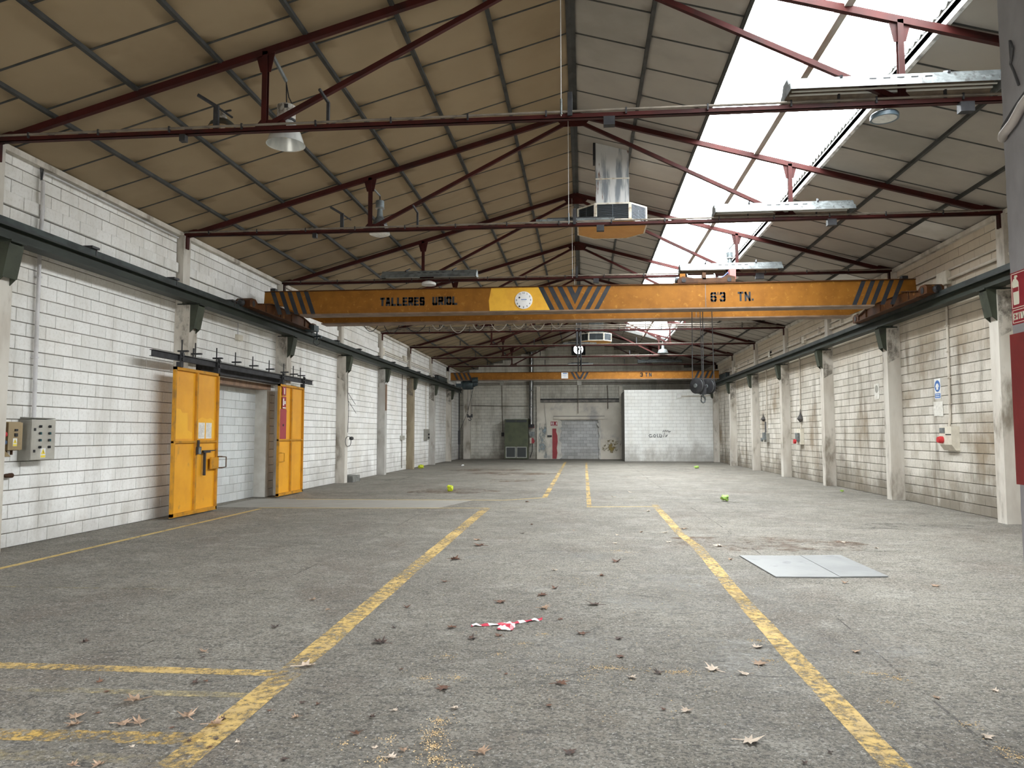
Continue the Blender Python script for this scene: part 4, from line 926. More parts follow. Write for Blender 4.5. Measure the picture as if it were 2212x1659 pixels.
def highbay2(c, lab, bot='lamp_alu'):
    t = thing('pendant_lamp', lab, 'lamp', (c[0], c[1], c[2]-.75)); x, y, z = c
    MB().tube([(x, y, z), (x, y, z+.10)], .012, 6).build('stem', 'dark_steel', t)
    MB().lathe([(.07, 0), (.085, -.01), (.085, -.14), (.075, -.15)], (x, y, z), 20).build('driver_fins', 'lamp_fins', t, True)
    MB().lathe([(.09, 0), (.095, -.012), (.07, -.024)], (x, y, z-.15), 20).build('collar', 'lamp_alu', t, True)
    MB().lathe([(.05, 0), (.065, -.16), (.08, -.17)], (x, y, z-.17), 20).build('neck', 'lamp_fins', t, True)
    MB().lathe([(.075, 0), (.12, -.08), (.16, -.17), (.155, -.17), (.115, -.08), (.07, -.005)], (x, y, z-.34), 28, 'z', False, False).build('bell', 'lamp_fins', t, True)
    MB().lathe([(.16, 0), (.185, -.09), (.205, -.17), (.20, -.17), (.18, -.09), (.155, 0)], (x, y, z-.51), 28, 'z', False, False).build('reflector', bot, t, True)
    MB().lathe([(.203, 0), (.203, -.008), (.12, -.04), (.0, -.045)], (x, y, z-.678), 28, 'z').build('lens', 'led_face', t, True)
    return t
h2 = highbay2((-4.03, 14.32, 6.26), 'slim aluminium high-bay lamp behind the second truss post'); MB().bar((-4.03, 14.32, 6.36), (PXa+.02, TY[1], 6.46), .025, .03).build('bracket_arm', 'galv_dark', h2)
h3 = highbay2((3.80, 19.42, 6.28), 'slim high-bay lamp against the skylight beside a red truss post'); MB().bar((3.80, 19.42, 6.38), (PXb, TY[2], 6.45), .025, .03).build('bracket_arm', 'galv_dark', h3)
dm = thing('dome_lamp', 'small dark enamel dome lamp with a bare bulb on an angle bracket', 'lamp', (-4.92, 9.5, 5.75))
x, y, z = -4.92, 9.55, 6.02
MB().lathe([(.04, 0), (.045, -.06), (.06, -.07), (.06, -.10)], (x, y, z), 16).build('socket', 'lamp_house', dm, True)
MB().lathe([(.05, 0), (.10, -.02), (.16, -.07), (.185, -.125), (.19, -.14), (.183, -.135), (.155, -.075), (.09, -.028), (.04, -.01)], (x, y, z-.10), 30, 'z', False, False).build('shade', 'lamp_dome', dm, True)
MB().lathe([(.088, 0), (.15, -.045), (.178, -.10)], (x, y, z-.133), 30, 'z', True, False).build('shade_lining', 'lamp_inside', dm, True)
MB().lathe([(.02, 0), (.04, -.04), (.045, -.075), (.02, -.105)], (x, y, z-.13), 14).build('bulb', 'bulb', dm, True)
MB().bar((x, y, z+.0), (-4.72, TY[0]+.20, z-.06), .02, .02).build('arm', 'dark_steel', dm)
def led(c, r, lab, bodymat='led_body'):
    t = thing('disc_lamp', lab, 'lamp', c); x, y, z = c
    MB().lathe([(r*.5, .10), (r*.9, .07), (r, .05), (r, .0), (r*.86, 0), (r*.84, .012)], (x, y, z), 30, 'z', True, False).build('housing', bodymat, t, True)
    MB().lathe([(r*.86, .004), (r*.4, -.004), (0.001, -.006)], (x, y, z), 30, 'z', False, False).build('lens', 'led_face', t, True)
    MB().tube([(x, y, z+.09), (x, y, z+.16)], .015, 8).build('stem', 'dark_steel', t)
led((3.74, 9.36, 5.47), .165, 'round blue-rimmed LED lamp under the strip light by the skylight edge'); led((-3.97, 18.8, 5.45), .185, 'round white LED lamp under the dark strip light over the crane', 'white_sheet')
bl = thing('pendant_lamp', 'small white bell lamp above the far strip light', 'lamp', (4.05, 38.2, 5.75))
MB().lathe([(.05, .42), (.06, .40), (.08, .22), (.20, .18), (.26, .06), (.27, .0), (.24, .0), (.18, .12), (.05, .2)], (4.05, 38.1, 5.68), 24, 'z', True, False).build('shade', 'galv', bl, True); MB().tube([(4.05, 38.1, 6.08), (4.05, 38.25, 6.35)], .012, 6).build('stem', 'galv', bl)

# ================================================================== AIR OUTLETS
def cooler():
    t = thing('air_outlet', 'octagonal grilled air outlet with orange base under a rust-streaked duct', 'air vent', (.645, 16.15, 6.05))
    cx, cy, a, b = .645, 16.15, .73, .365
    oc = [(cx-b, cy-a), (cx+b, cy-a), (cx+a, cy-b), (cx+a, cy+b), (cx+b, cy+a), (cx-b, cy+a), (cx-a, cy+b), (cx-a, cy-b)]
    z0, z1 = 6.05, 6.43
    du = MB().prism([(cx-.345, 6.43), (cx+.345, 6.43), (cx+.345, roofz(cx+.345)+.02), (cx-.345, roofz(cx-.345)+.02)], 'y', cy-.72, cy-.04).build('duct', 'galv_rust', t)
    m = MB(); m.box(cx-.355, cx+.355, cy-.73, cy-.03, 6.93, 6.955); m.build('duct_joint', 'unit_frame', du)
    MB().box(cx-.40, cx-.35, cy-.72, cy-.4, 7.35, roofz(cx-.37)+.0).build('roof_flashing', 'dark_steel', du)
    MB().prism(oc, 'z', z1-.012, z1).build('top_plate', 'unit_frame', t); 
    inn = [(cx+(x-cx)*.93, cy+(y-cy)*.93) for x, y in oc]
    MB().prism(inn, 'z', z0+.04, z1-.015).build('core', 'grille_dark', t)
    for i in range(8):
        p, q = Vector((*oc[i], 0)), Vector((*oc[(i+1) % 8], 0)); f = MB()
        for zz in (z0+.012, z1-.024): f.bar((p.x, p.y, zz), (q.x, q.y, zz), .03, .034)
        for r in (p+(q-p)*.03, q+(p-q)*.03): f.bar((r.x, r.y, z0), (r.x, r.y, z1-.01), .032, .032, (0, 1, 0))
        f.build('grille_frame', 'unit_frame', t)
        g = MB(); p2, q2 = p+(q-p)*.05, q+(p-q)*.05
        for k in range(13): g.bar((p2.x, p2.y, z0+.045+k*.0245), (q2.x, q2.y, z0+.045+k*.0245), .03, .006, (0, 0, 1))
        md = (p+q)/2; g.bar((md.x, md.y, z0+.03), (md.x, md.y, z1-.04), .02, .012, (0, 1, 0))
        o = g.build('louvres', 'louvre', t); o['kind'] = 'stuff'
    lo = [(x, y, z0) for x, y in oc]+[(cx, cy, z0+.02)]
    m = MB(); m.add(lo+[(x, y, z0+.012) for x, y in oc], [(i, (i+1) % 8, 8) for i in range(8)]+[(i, (i+1) % 8, 9+(i+1) % 8, 9+i) for i in range(8)]); m.build('base_pan', 'unit_orange', t)
    return t
c1 = cooler()
c3 = copy_tree(c1); c3.location = (.645, 36.2, 6.05); c3['label'] = 'octagonal grilled air outlet far off near the wall fan, beyond the big crane'
for c in c3.children:
    if c.name.startswith('duct'):
        c.data = c.data.copy(); c.data.materials[0] = MATS['galv']

# ================================================================== YELLOW SLIDING DOORS
def warn(par, x, y, z, w_, h_, out=1):
    """small white and yellow electrical warning sticker on a face looking along +x"""
    s = MB().box(x, x+out*.003, y-w_/2, y+w_/2, z, z+h_).build('warning_sticker', 'white_sheet', par)
    MB().prism([(y-w_*.42, z+h_*.38), (y+w_*.42, z+h_*.38), (y, z+h_*.92)], 'x', x+out*.003, x+out*.005).build('triangle', 'sticker_yellow', s)
    MB().prism([(y-w_*.04, z+h_*.42), (y+w_*.06, z+h_*.58), (y-w_*.02, z+h_*.58), (y+w_*.04, z+h_*.76), (y-w_*.08, z+h_*.6), (y, z+h_*.6)], 'x', x+out*.005, x+out*.007).build('bolt', 'lettering_black', s)
    MB().box(x+out*.003, x+out*.005, y-w_*.46, y+w_*.46, z+h_*.03, z+h_*.26).build('text_band', 'sticker_yellow', s)
def sliding_door(y0, y1, lab, mull, handle_y):
    d = thing('sliding_door', lab, 'door', (-7.66, (y0+y1)/2, .03))
    xf = -7.62; z0, z1, zm = .04, 2.86, 1.44
    for a, b in ((y0, mull), (mull, y1)):
        for c, e in ((z0, zm), (zm, z1)): MB().box(xf-.055, xf-.045, a+.01, b-.01, c+.01, e-.01).build('panel', 'door_yellow', d)
    fr = 'door_frame'
    MB().box(xf-.055, xf, y0, y0+.055, z0, z1).build('stile', fr, d); MB().box(xf-.055, xf, y1-.055, y1, z0, z1).build('stile', fr, d)
    MB().box(xf-.055, xf, y0, y1, z1-.055, z1).build('top_rail', fr, d); MB().box(xf-.055, xf, y0, y1, z0-.01, z0+.06).build('bottom_rail', fr, d)
    MB().box(xf-.055, xf-.002, mull-.028, mull+.028, z0, z1).build('mullion', 'door_frame', d)
    MB().box(xf-.055, xf-.004, y0, y1, zm-.02, zm+.02).build('mid_rail', fr, d)
    s = 1 if handle_y > mull else -1
    hy0, hy1 = handle_y, handle_y+.20
    MB().tube([(xf+.0, hy0, 1.12), (xf+.09, hy0+.02, 1.12), (xf+.09, hy1, 1.11), (xf+.09, hy1, .90), (xf+.09, hy0+.02, .89), (xf, hy0, .89)], .012, 8).build('handle', 'machine_brown' if s > 0 else 'door_frame', d)
    for yy in (y0+.16, y1-.10):
        h = sub('roller_hanger', d, (xf-.04, yy, z1)); MB().box(xf-.06, xf+.03, yy-.05, yy+.05, z1, z1+.10).box(xf+.012, xf+.028, yy-.055, yy+.055, z1+.08, z1+.30).build('plate', 'dark_steel', h)
        MB().lathe([(.035, 0), (.035, .03)], (xf+.028, yy, z1+.24), 12, 'x').build('roller', 'black_plastic', h)
        MB().lathe([(.035, 0), (.035, .03)], (xf+.028, yy, z1+.15), 12, 'x').build('roller', 'black_plastic', h)
    return d
d1 = sliding_door(13.26, 14.97, 'yellow steel sliding door with two papers and a black bolt', 14.09, 14.95)
for a, b in ((14.22, 14.47), (14.52, 14.75)):
    pp = MB().box(-7.6635, -7.661, a, b, 1.50, 1.82).build('paper_notice', 'paper', d1, label='white paper notice'); q = MB()
    for k in range(9): q.box(-7.661, -7.660, a+.03, b-.03-.05*(k % 3), 1.54+k*.028, 1.548+k*.028)
    q.build('print', 'cable_pale', pp)
MB().prism([(13.33, 1.5), (13.98, 1.5), (13.98, 1.62), (13.82, 1.66), (13.8, 2.0), (13.6, 2.0), (13.55, 2.06), (13.38, 2.08), (13.33, 2.0)], 'x', -7.665, -7.6635).build('fresh_paint', 'fresh_yellow', d1)
MB().prism([(14.14, 1.5), (14.85, 1.5), (14.85, 1.86), (14.7, 1.92), (14.55, 1.89), (14.35, 1.93), (14.16, 1.86)], 'x', -7.665, -7.6635).build('fresh_paint', 'fresh_yellow', d1)
MB().box(-7.615, -7.58, 14.62, 14.93, .88, 1.11).build('lock_plate', 'door_frame', d1)
MB().box(-7.615, -7.59, 14.30, 14.80, 1.245, 1.265).box(-7.63, -7.58, 14.32, 14.58, 1.215, 1.25).build('bolt_bar', 'black_plastic', d1)
MB().box(-7.63, -7.59, 14.375, 14.42, .76, 1.24).build('bolt_bar', 'black_plastic', d1)
pk = sub('padlock', d1, (-7.58, 14.12, 1.2)); MB().box(-7.61, -7.57, 14.06, 14.19, 1.19, 1.34).build('body', 'black_plastic', pk); MB().box(-7.572, -7.565, 14.08, 14.17, 1.2, 1.33).build('dial_wheels', 'galv_dark', pk); MB().box(-7.612, -7.585, 14.10, 14.15, 1.34, 1.47).build('shackle', 'black_plastic', pk)
d2 = sliding_door(18.08, 19.75, 'yellow steel sliding door with a red panel and extinguisher sign', 18.92, 18.03)
MB().box(-7.665, -7.655, 18.15, 18.62, 1.47, 2.23).build('red_panel', 'panel_red', d2, label='dull red panel')
MB().lathe([(.03, 0), (.03, .01)], (-7.655, 18.42, 1.82), 12, 'x').build('knob', 'dark_steel', d2)
s1 = MB().box(-7.641, -7.636, 18.30, 18.53, 2.58, 2.80).build('sign', 'sign_red', d2, label='red extinguisher sign'); MB().box(-7.636, -7.634, 18.40, 18.45, 2.61, 2.77).build('pictogram', 'sign_cream', s1)
s2 = MB().box(-7.641, -7.636, 18.30, 18.54, 2.24, 2.55).build('sign', 'sign_red', d2, label='red hose sign'); MB().box(-7.636, -7.634, 18.34, 18.40, 2.32, 2.50).box(-7.636, -7.634, 18.43, 18.50, 2.36, 2.44).box(-7.636, -7.634, 18.33, 18.52, 2.25, 2.275).build('pictogram', 'white_sheet', s2)
trk = thing('door_track', 'dark steel sliding door track with bracket bolts over the walled-up doorway', 'track', (-7.66, 16.4, 3.0))
MB().prism([(-7.69, 2.98), (-7.61, 2.98), (-7.61, 2.99), (-7.645, 2.99), (-7.645, 3.09), (-7.61, 3.09), (-7.61, 3.10), (-7.69, 3.10), (-7.69, 3.09), (-7.655, 3.09), (-7.655, 2.99), (-7.69, 2.99)], 'y', 12.5, 20.4).build('beam', 'dark_steel', trk)
for yy in (13.54, 14.04, 14.9, 15.75, 16.62, 17.53, 18.42, 19.06, 19.56):
    b = sub('bracket', trk, (-7.72, yy, 3.18)); MB().box(-7.745, -7.54, yy-.03, yy+.03, 3.165, 3.195).build('cross_bar', 'black_plastic', b); MB().box(-7.68, -7.662, yy-.01, yy+.01, 3.10, 3.40).build('bolt', 'black_plastic', b)
MB().box(XL+.02, -7.8, 14.5, 18.7, 2.88, 3.02).build('rear_beam', 'dark_steel', trk)

# ================================================================== LEFT WALL FITTINGS
cb = thing('control_cabinet', 'grey steel control cabinet with two columns of rotary switches', 'cabinet', (-7.95, 10.17, 1.22))
MB().box(XL, -7.87, 9.93, 10.40, 1.21, 1.80).build('body', 'cab_side', cb)
MB().box(-7.868, -7.85, 9.94, 10.42, 1.22, 1.80).build('door_leaf', 'cab_steel', cb)
MB().prism([(XL, 1.80), (-7.84, 1.815), (-7.84, 1.825), (XL, 1.835)], 'y', 9.96, 10.40).build('rain_lid', 'cab_side', cb)
for yy in (10.10, 10.29):
    for k, z in enumerate((1.70, 1.60, 1.50, 1.40)):
        k_ = sub('rotary_switch', cb, (-7.85, yy, z)); MB().lathe([(.020, 0), (.020, .012), (.014, .018)], (-7.85, yy, z), 14, 'x').build('bezel', 'black_plastic', k_); MB().box(-7.832, -7.815, yy-.005, yy+.005, z-.018, z+.018).build('lever', 'teal_plastic' if k in (1, 2) else 'black_plastic', k_)
for z in (1.655, 1.345): MB().box(-7.85, -7.838, 9.985, 10.015, z-.02, z+.02).build('latch', 'black_plastic', cb)
warn(cb, -7.85, 10.18, 1.245, .10, .14)
db = thing('socket_cabinet', 'tan socket distribution cabinet with red outlets beside the grey control cabinet', 'cabinet', (-7.95, 9.6, 1.33))
MB().box(XL, -7.90, 9.30, 9.80, 1.36, 1.76).build('body', 'box_tan', db); MB().box(-7.90, -7.86, 9.52, 9.78, 1.37, 1.75).build('door_leaf', 'box_tan', db)
MB().box(-7.90, -7.88, 9.32, 9.50, 1.68, 1.75).build('window', 'galv_dark', db); MB().box(-7.90, -7.885, 9.32, 9.50, 1.42, 1.665).build('socket_panel', 'cab_steel', db)
for yy in (9.385, 9.46):
    MB().lathe([(.034, 0), (.034, .04), (.02, .05)], (-7.885, yy, 1.585), 14, 'x').build('outlet', 'socket_red', db); MB().lathe([(.030, 0), (.030, .04), (.02, .05)], (-7.885, yy, 1.475), 14, 'x').build('outlet', 'socket_blue', db)
MB().box(-7.86, -7.845, 9.63, 9.68, 1.63, 1.66).box(-7.86, -7.845, 9.63, 9.68, 1.555, 1.60).build('switch', 'black_plastic', db); warn(db, -7.86, 9.645, 1.42, .075, .11)
for k in range(4): MB().tube([(-7.95, 9.40+k*.1, 1.36), (-7.95, 9.40+k*.1, 1.30)], .016, 8).build('cable_gland', 'machine_brown', db)
MB().prism([(-7.90, 1.36), (-7.80, 1.28), (-7.795, 1.285), (-7.89, 1.37)], 'y', 9.32, 9.50).build('lower_flap', 'box_tan', db)
pg = thing('hanging_plug', 'dark red cable connector hanging on the white block wall', 'plug', (-8.0, 9.72, .97))
MB().lathe([(.02, 0), (.028, .03), (.03, .09), (.034, .10), (.034, .15), (.02, .16)], (-8.0, 9.64, 1.01), 12, 'y').build('connector', 'machine_brown', pg, True); MB().tube([(-8.0, 9.3, .96), (-8.0, 9.5, .98), (-8.0, 9.64, 1.01)], .010, 6).build('cable', 'cable_black', pg)
cd = thing('conduit_pipe', 'thick grey conduit rising from the control cabinet to the eaves', 'conduit', (-8.0, 10.13, 1.8))
MB().tube([(-7.99, 10.15, 1.80), (-7.99, 10.13, 3.4), (-7.985, 10.12, 4.6), (-7.97, 10.12, 4.85), (-7.975, 10.11, 5.35)], .028, 12).build('pipe', 'pvc', cd, True)
for z in (2.7, 3.9, 4.9): MB().box(-8.05, -7.965, 10.10, 10.17, z, z+.02).build('clip', 'pvc', cd)
m = MB()
for dy in (-.02, 0, .02): m.tube([(-8.0, 10.11+dy*.5, 5.35), (-8.0, 10.11+dy, 5.45), (-8.0, 10.11+dy*1.6, 5.56)], .007, 6)
m.build('wire_ends', 'cable_black', cd)
e2 = thing('conduit_pipe', 'white plastic conduit running along the eaves over the door-side wall', 'conduit', (-8.0, 12, 5.46))
MB().tube([(-8.01, 10.13, 5.40), (-8.0, 10.17, 5.49), (-8.0, 10.3, 5.50), (-8.0, 13.86, 5.49)], .017, 8).build('pipe', 'pvc', e2, True)
def jbox(x0, x1, y0, y1, z0, z1, lab, mat='box_cream', group=None): 
    t = thing('junction_box', lab, 'electrical box', ((x0+x1)/2, (y0+y1)/2, z0), group)
    MB().box(x0, x1, y0, y1, z0, z1).build('case', mat, t); c = .012
    if abs(x1-x0) < .12:
        xx = (x1, x1+.006) if x0 < 0 else (x0-.006, x0); MB().box(xx[0], xx[1], y0+c, y1-c, z0+c, z1-c).build('lid', mat, t)
    else: MB().box(x0+c, x1-c, y0-.006, y0, z0+c, z1-c).build('lid', mat, t)
    return t
j = jbox(XL, XL+.07, 16.48, 16.74, 3.78, 3.91, 'small pale emergency light box above the walled-up doorway'); MB().tube([(XL+.02, 16.58, 3.91), (XL+.02, 16.58, 4.18)], .012, 6).build('conduit', 'pvc', j)
# cables and boxes farther along the left wall
cl4 = thing('hanging_cable', 'black coiled cable with plug hung on a painted pillar', 'cable', (-7.73, 24.0, 1.2))
MB().tube([(-7.73, 23.80, 3.72), (-7.73, 23.84, 3.0), (-7.72, 23.95, 2.4), (-7.73, 23.92, 1.64)], .008, 6).build('cable', 'cable_black', cl4)
MB().tube([(-7.72, 23.95+.30*math.cos(a/8*math.pi), 1.35+.17*math.sin(a/8*math.pi)) for a in range(17)], .010, 6).build('coil', 'cable_black', cl4)
MB().lathe([(.04, 0), (.06, .06), (.06, .18), (.03, .22)], (-7.70, 24.1, 1.45), 12, 'y').build('plug', 'black_plastic', cl4)
MB().tube([(-7.73, 23.9, 2.95), (-7.7, 24.6, 2.6)], .008, 6).build('cable_end', 'cable_black', cl4); MB().tube([(-7.73, 23.9, 2.7), (-7.7, 24.7, 2.3)], .008, 6).build('cable_end', 'cable_black', cl4)
one('wooden_strip', 'wood_strip', MB().box(-7.745, -7.70, 28.60, 28.68, 2.52, 3.55), 'dark wooden strip fixed on the bare grey pillar', 'strip')
ca_ = thing('conduit_pipe', 'thin grey conduit with a small box between the grey and brown pillars', 'conduit', (-8.0, 32.4, .1)); MB().tube([(-8.0, 32.38, .1), (-8.0, 32.36, 4.3)], .018, 8).build('pipe', 'conduit_grey', ca_); MB().box(XL, -7.95, 32.2, 32.7, 1.33, 1.53).build('box', 'cab_steel', ca_)
cb_ = thing('conduit_pipe', 'thin pale conduit with a socket box beyond the brown pillar', 'conduit', (-8.0, 37.4, 1.25)); MB().tube([(-8.0, 37.4, 1.8), (-8.0, 37.35, 4.28)], .02, 8).build('pipe', 'pvc_cream', cb_); MB().box(XL, -7.93, 37.1, 37.95, 1.3, 1.85).build('box', 'cab_side', cb_)
for z in (1.42, 1.58): MB().lathe([(.05, 0), (.05, .06)], (-7.93, 37.7, z), 12, 'x').build('outlet', 'black_plastic', cb_)
pu = thing('conduit_pipe', 'pair of pale pipes along the upper door-side wall beyond the big crane', 'conduit', (-8.0, 36, 4.85))
for z in (4.86, 4.95): MB().tube([(-7.98, 29.2, z), (-7.98, 36, z), (-7.98, 43, z)], .022, 8).build('pipe', 'pvc_cream', pu)
jbox(XL, XL+.10, 28.7, 29.2, 4.75, 5.05, 'cream junction box above the bare grey pillar'); jbox(XL, XL+.10, 32.5, 32.9, 4.85, 5.1, 'cream junction box on the pale upper pipes')
one('drop_pipe', 'dark_steel', MB().tube([(-7.8, 46.4, .0), (-7.8, 46.4, 4.3)], .035, 8), 'tall black pipe standing in the far corner by the door-side wall', 'pipe')
one('drop_pipe', 'black_plastic', MB().tube([(-7.76, 14.10, 3.05), (-7.74, 14.10, 3.3)], .02, 8), 'short white pipe stub on the pillar over the door track', 'pipe')
MB_ = MB().box(-8.03, -7.6, 24.1, 24.9, 0, .21)
one('floor_box', 'grey_box', MB_, 'low dark grey box on the floor against a painted pillar', 'box')
# corner pillar of the back wall
cp = thing('concrete_pillar', 'plain off-white pillar in the far corner beside the black pipe', 'pillar', (-7.6, 47.8, 0)); MB().box(-7.72, -7.28, 47.6, YB, 0, 4.6).build('shaft', 'concrete_paint', cp)

# ================================================================== RIGHT WALL FITTINGS
cv = thing('conduit_pipe', 'white conduit dropping down the grimy wall to a socket box', 'conduit', (XR-.03, 16.37, 1.74))
MB().tube([(XR-.03, 16.34, 4.70), (XR-.03, 16.36, 3.0), (XR-.03, 16.38, 1.95), (XR-.05, 16.40, 1.72)], .026, 10).build('pipe', 'pvc_cream', cv, True)
for z in (2.2, 2.75, 3.3, 3.85): MB().box(XR-.07, XR, 16.32, 16.40, z, z+.02).build('clip', 'pvc_cream', cv)
sb = thing('socket_box', 'cream industrial socket box with a red outlet under the white conduit', 'electrical box', (XR-.06, 16.35, 1.24))
MB().prism([(XR, 1.24), (XR-.08, 1.24), (XR-.16, 1.36), (XR-.16, 1.74), (XR, 1.74)], 'y', 16.08, 16.60).build('case', 'box_cream', sb)
MB().box(XR-.168, XR-.16, 16.36, 16.58, 1.60, 1.71).build('window', 'galv_dark', sb); MB().lathe([(.075, 0), (.075, -.05), (.06, -.10)], (XR-.16, 16.47, 1.46), 16, 'x').build('outlet', 'socket_red', sb); MB().box(XR-.165, XR-.16, 16.1, 16.33, 1.56, 1.58).build('seam', 'dark_steel', sb)
ps = thing('safety_sign', 'blue and white protective clothing sign on the grimy wall', 'sign', (XR-.005, 16.95, 2.34))
MB().box(XR-.008, XR, 16.80, 17.08, 2.34, 2.78).build('board', 'white_sheet', ps); MB().lathe([(.125, 0), (.125, -.003)], (XR-.008, 16.94, 2.62), 26, 'x').build('disc', 'sign_blue', ps)
MB().prism([(16.90, 2.54), (16.98, 2.54), (16.985, 2.62), (17.01, 2.59), (17.02, 2.61), (16.97, 2.68), (16.95, 2.67), (16.93, 2.67), (16.91, 2.68), (16.86, 2.61), (16.87, 2.59), (16.895, 2.62)], 'x', XR-.014, XR-.011).build('figure', 'white_sheet', ps)
b_ = MB().box(XR-.011, XR-.008, 16.82, 17.06, 2.36, 2.46).build('text_band', 'sign_blue', ps); MB().box(XR-.013, XR-.011, 16.85, 17.03, 2.425, 2.44).box(XR-.013, XR-.011, 16.85, 17.03, 2.385, 2.40).build('print', 'white_sheet', b_)
pn = thing('paper_notice', 'crumpled pale paper sheet pinned below the blue sign', 'paper', (XR-.005, 16.93, 1.96)); m = MB(); vs = []
for j in range(5):
    for i in range(5): vs.append((XR-.006-random.uniform(0, .012), 16.72+.42*i/4+random.uniform(-.01, .01), 1.97+.31*j/4+random.uniform(-.01, .01)))
m.add(vs, [(j*5+i, j*5+i+1, (j+1)*5+i+1, (j+1)*5+i) for j in range(4) for i in range(4)]); m.build('sheet', 'paper', pn)
n2 = thing('safety_sign', 'faded pale sign with a dim blue mark on the next bay of the grimy wall', 'sign', (XR-.005, 20.3, 2.48)); MB().box(XR-.008, XR, 20.15, 20.46, 2.49, 2.90).build('board', 'paper', n2); MB().lathe([(.10, 0), (.10, -.003)], (XR-.008, 20.31, 2.76), 20, 'x').build('disc', 'cab_steel', n2)
for yy, z, h_, lab in ((27.07, 2.0, .47, 'dark pointed rag hanging on the grimy wall near the hook'), (32.5, 2.12, .34, 'smaller dark rag hanging on the grimy wall farther along')):
    m = MB(); m.lathe([(.005, h_), (.03, h_*.6), (.12, h_*.25), (.10, .1), (.03, 0)], (XR-.06, yy, z), 9, 'z'); one('hanging_rag', 'rag', m, lab, 'rag')
for k, (yy, z0, z1, lab) in enumerate(((26.9, 1.12, 1.78, 'cream socket box on a pillar beside the pointed rag'), (31.75, 1.15, 1.62, 'dingy socket box on a pillar beside the smaller rag'))):
    t = thing('socket_box', lab, 'electrical box', (XR-.1, yy, z0)); MB().box(XR-.12, XR, yy, yy+.45, z0+.1, z1).build('case', 'box_cream' if k == 0 else 'cab_side', t)
    MB().box(XR-.20, XR-.12, yy+.1, yy+.4, z0+.2, z0+.5).build('outlet_block', 'galv_dark', t); MB().lathe([(.08, 0), (.08, -.08)], (XR-.2, yy+.3, z0+.2), 12, 'x').build('outlet', 'socket_red' if k == 0 else 'galv_dark', t); MB().tube([(XR-.03, yy+.25, z1), (XR-.03, yy+.22, 4.4)], .025, 8).build('conduit', 'pvc_cream', t)
MB_ = MB().box(XR-.06, XR-.0, 32.0, 32.3, 1.65, 2.1); one('wall_plate', 'rag', MB_, 'small dark plate above the dingy socket box', 'plate')
jb = jbox(XR-.10, XR, 16.15, 16.60, 4.72, 5.0, 'cream junction box on the upper wall above the crane rail')
pr_ = thing('conduit_pipe', 'two cream pipes along the upper grimy wall above the crane rail', 'conduit', (XR-.04, 25, 4.8))
MB().tube([(XR-.04, 9, 5.0), (XR-.04, 17.75, 5.01), (XR-.04, 28, 5.0), (XR-.04, 44, 5.02)], .020, 8).build('pipe', 'pvc_cream', pr_, True); MB().tube([(XR-.05, 9, 4.80), (XR-.05, 16.15, 4.81), (XR-.05, 28, 4.83), (XR-.05, 44, 4.86)], .032, 8).build('pipe', 'pvc_cream', pr_, True)
for k in range(16): MB().box(XR-.09, XR-.012, 10+k*2.1, 10.04+k*2.1, 4.77, 5.03).build('strap', 'pvc_cream', pr_)
for yy, wh in ((21.3, 'above the faded sign'), (26.3, 'above the pointed rag'), (31.0, 'above the smaller rag'), (38.0, 'near the white block partition')): jbox(XR-.09, XR, yy, yy+.3, 4.72, 4.95, 'cream box on the upper wall pipes, '+wh, 'box_cream', 'cream pipe boxes')

# ================================================================== BACK WALL FITTINGS
hc_ = thing('heater_cabinet', 'tall dark green heater cabinet with vent grilles against the far wall', 'cabinet', (-4.23, 47.3, 0))
MB().box(-4.97, -3.49, 46.95, 47.75, .04, 2.58).build('body', 'cabinet_green', hc_); MB().box(-4.97, -3.49, 46.94, 46.95, 2.54, 2.58).build('top_trim', 'cabinet_trim', hc_)
for x0, x1 in ((-4.90, -4.26), (-4.22, -3.56)):
    MB().box(x0, x1, 46.93, 46.95, 2.34, 2.50).build('outlet_grille', 'grille_dark', hc_)
    f = MB().box(x0, x1, 46.93, 46.95, .10, .80).build('intake_frame', 'cabinet_trim', hc_); MB().box(x0+.05, x1-.05, 46.925, 46.93, .15, .75).build('mesh', 'grille_dark', f)
fp = thing('flue_pipe', 'shiny metal flue pipe rising behind the green heater cabinet', 'pipe', (-3.32, 47.6, 2.3)); MB().tube([(-3.32, 47.6, 2.2), (-3.32, 47.6, 4.6), (-3.32, 47.6, 6.86)], .145, 18).build('pipe', 'flue', fp, True)
for z in (3.3, 4.35, 5.9): MB().lathe([(.16, 0), (.16, .06)], (-3.32, 47.6, z), 18).build('band', 'galv_dark', fp)
MB().box(-3.50, -3.14, 47.45, 47.8, 2.0, 2.22).build('transition', 'dark_steel', fp)
bx = thing('burner_controls', 'cluster of small boxes with a red fuel lever beside the green cabinet', 'controls', (-3.25, 47.7, .9)); MB().box(-3.50, -3.12, 47.5, 47.7, 1.98, 2.14).build('red_tray', 'pink_red', bx); MB().box(-3.42, -3.12, 47.5, 47.7, 1.45, 1.75).build('valve', 'galv_dark', bx); MB().prism([(-3.30, 1.0), (-3.16, 1.0), (-3.10, 1.15), (-3.20, 1.35), (-3.30, 1.35)], 'y', 47.55, 47.7).build('red_box', 'panel_red', bx); MB().box(-3.42, -3.30, 47.55, 47.7, 1.0, 1.35).build('white_box', 'box_cream', bx); MB().tube([(-3.25, 47.6, 1.0), (-3.27, 47.6, .5), (-3.4, 47.6, .1)], .025, 8).build('fuel_pipe', 'dark_steel', bx)
j1 = jbox(-5.39, -5.12, 47.88, YB, 4.75, 5.02, 'grey junction box high on the far wall over the green cabinet', 'cab_steel'); MB().tube([(-5.25, 47.95, 4.75), (-5.2, 47.95, 1.6)], .02, 8).build('conduit', 'conduit_grey', j1); MB().box(-5.28, -5.12, 47.9, YB, 1.45, 1.7).build('switch', 'dark_steel', j1)
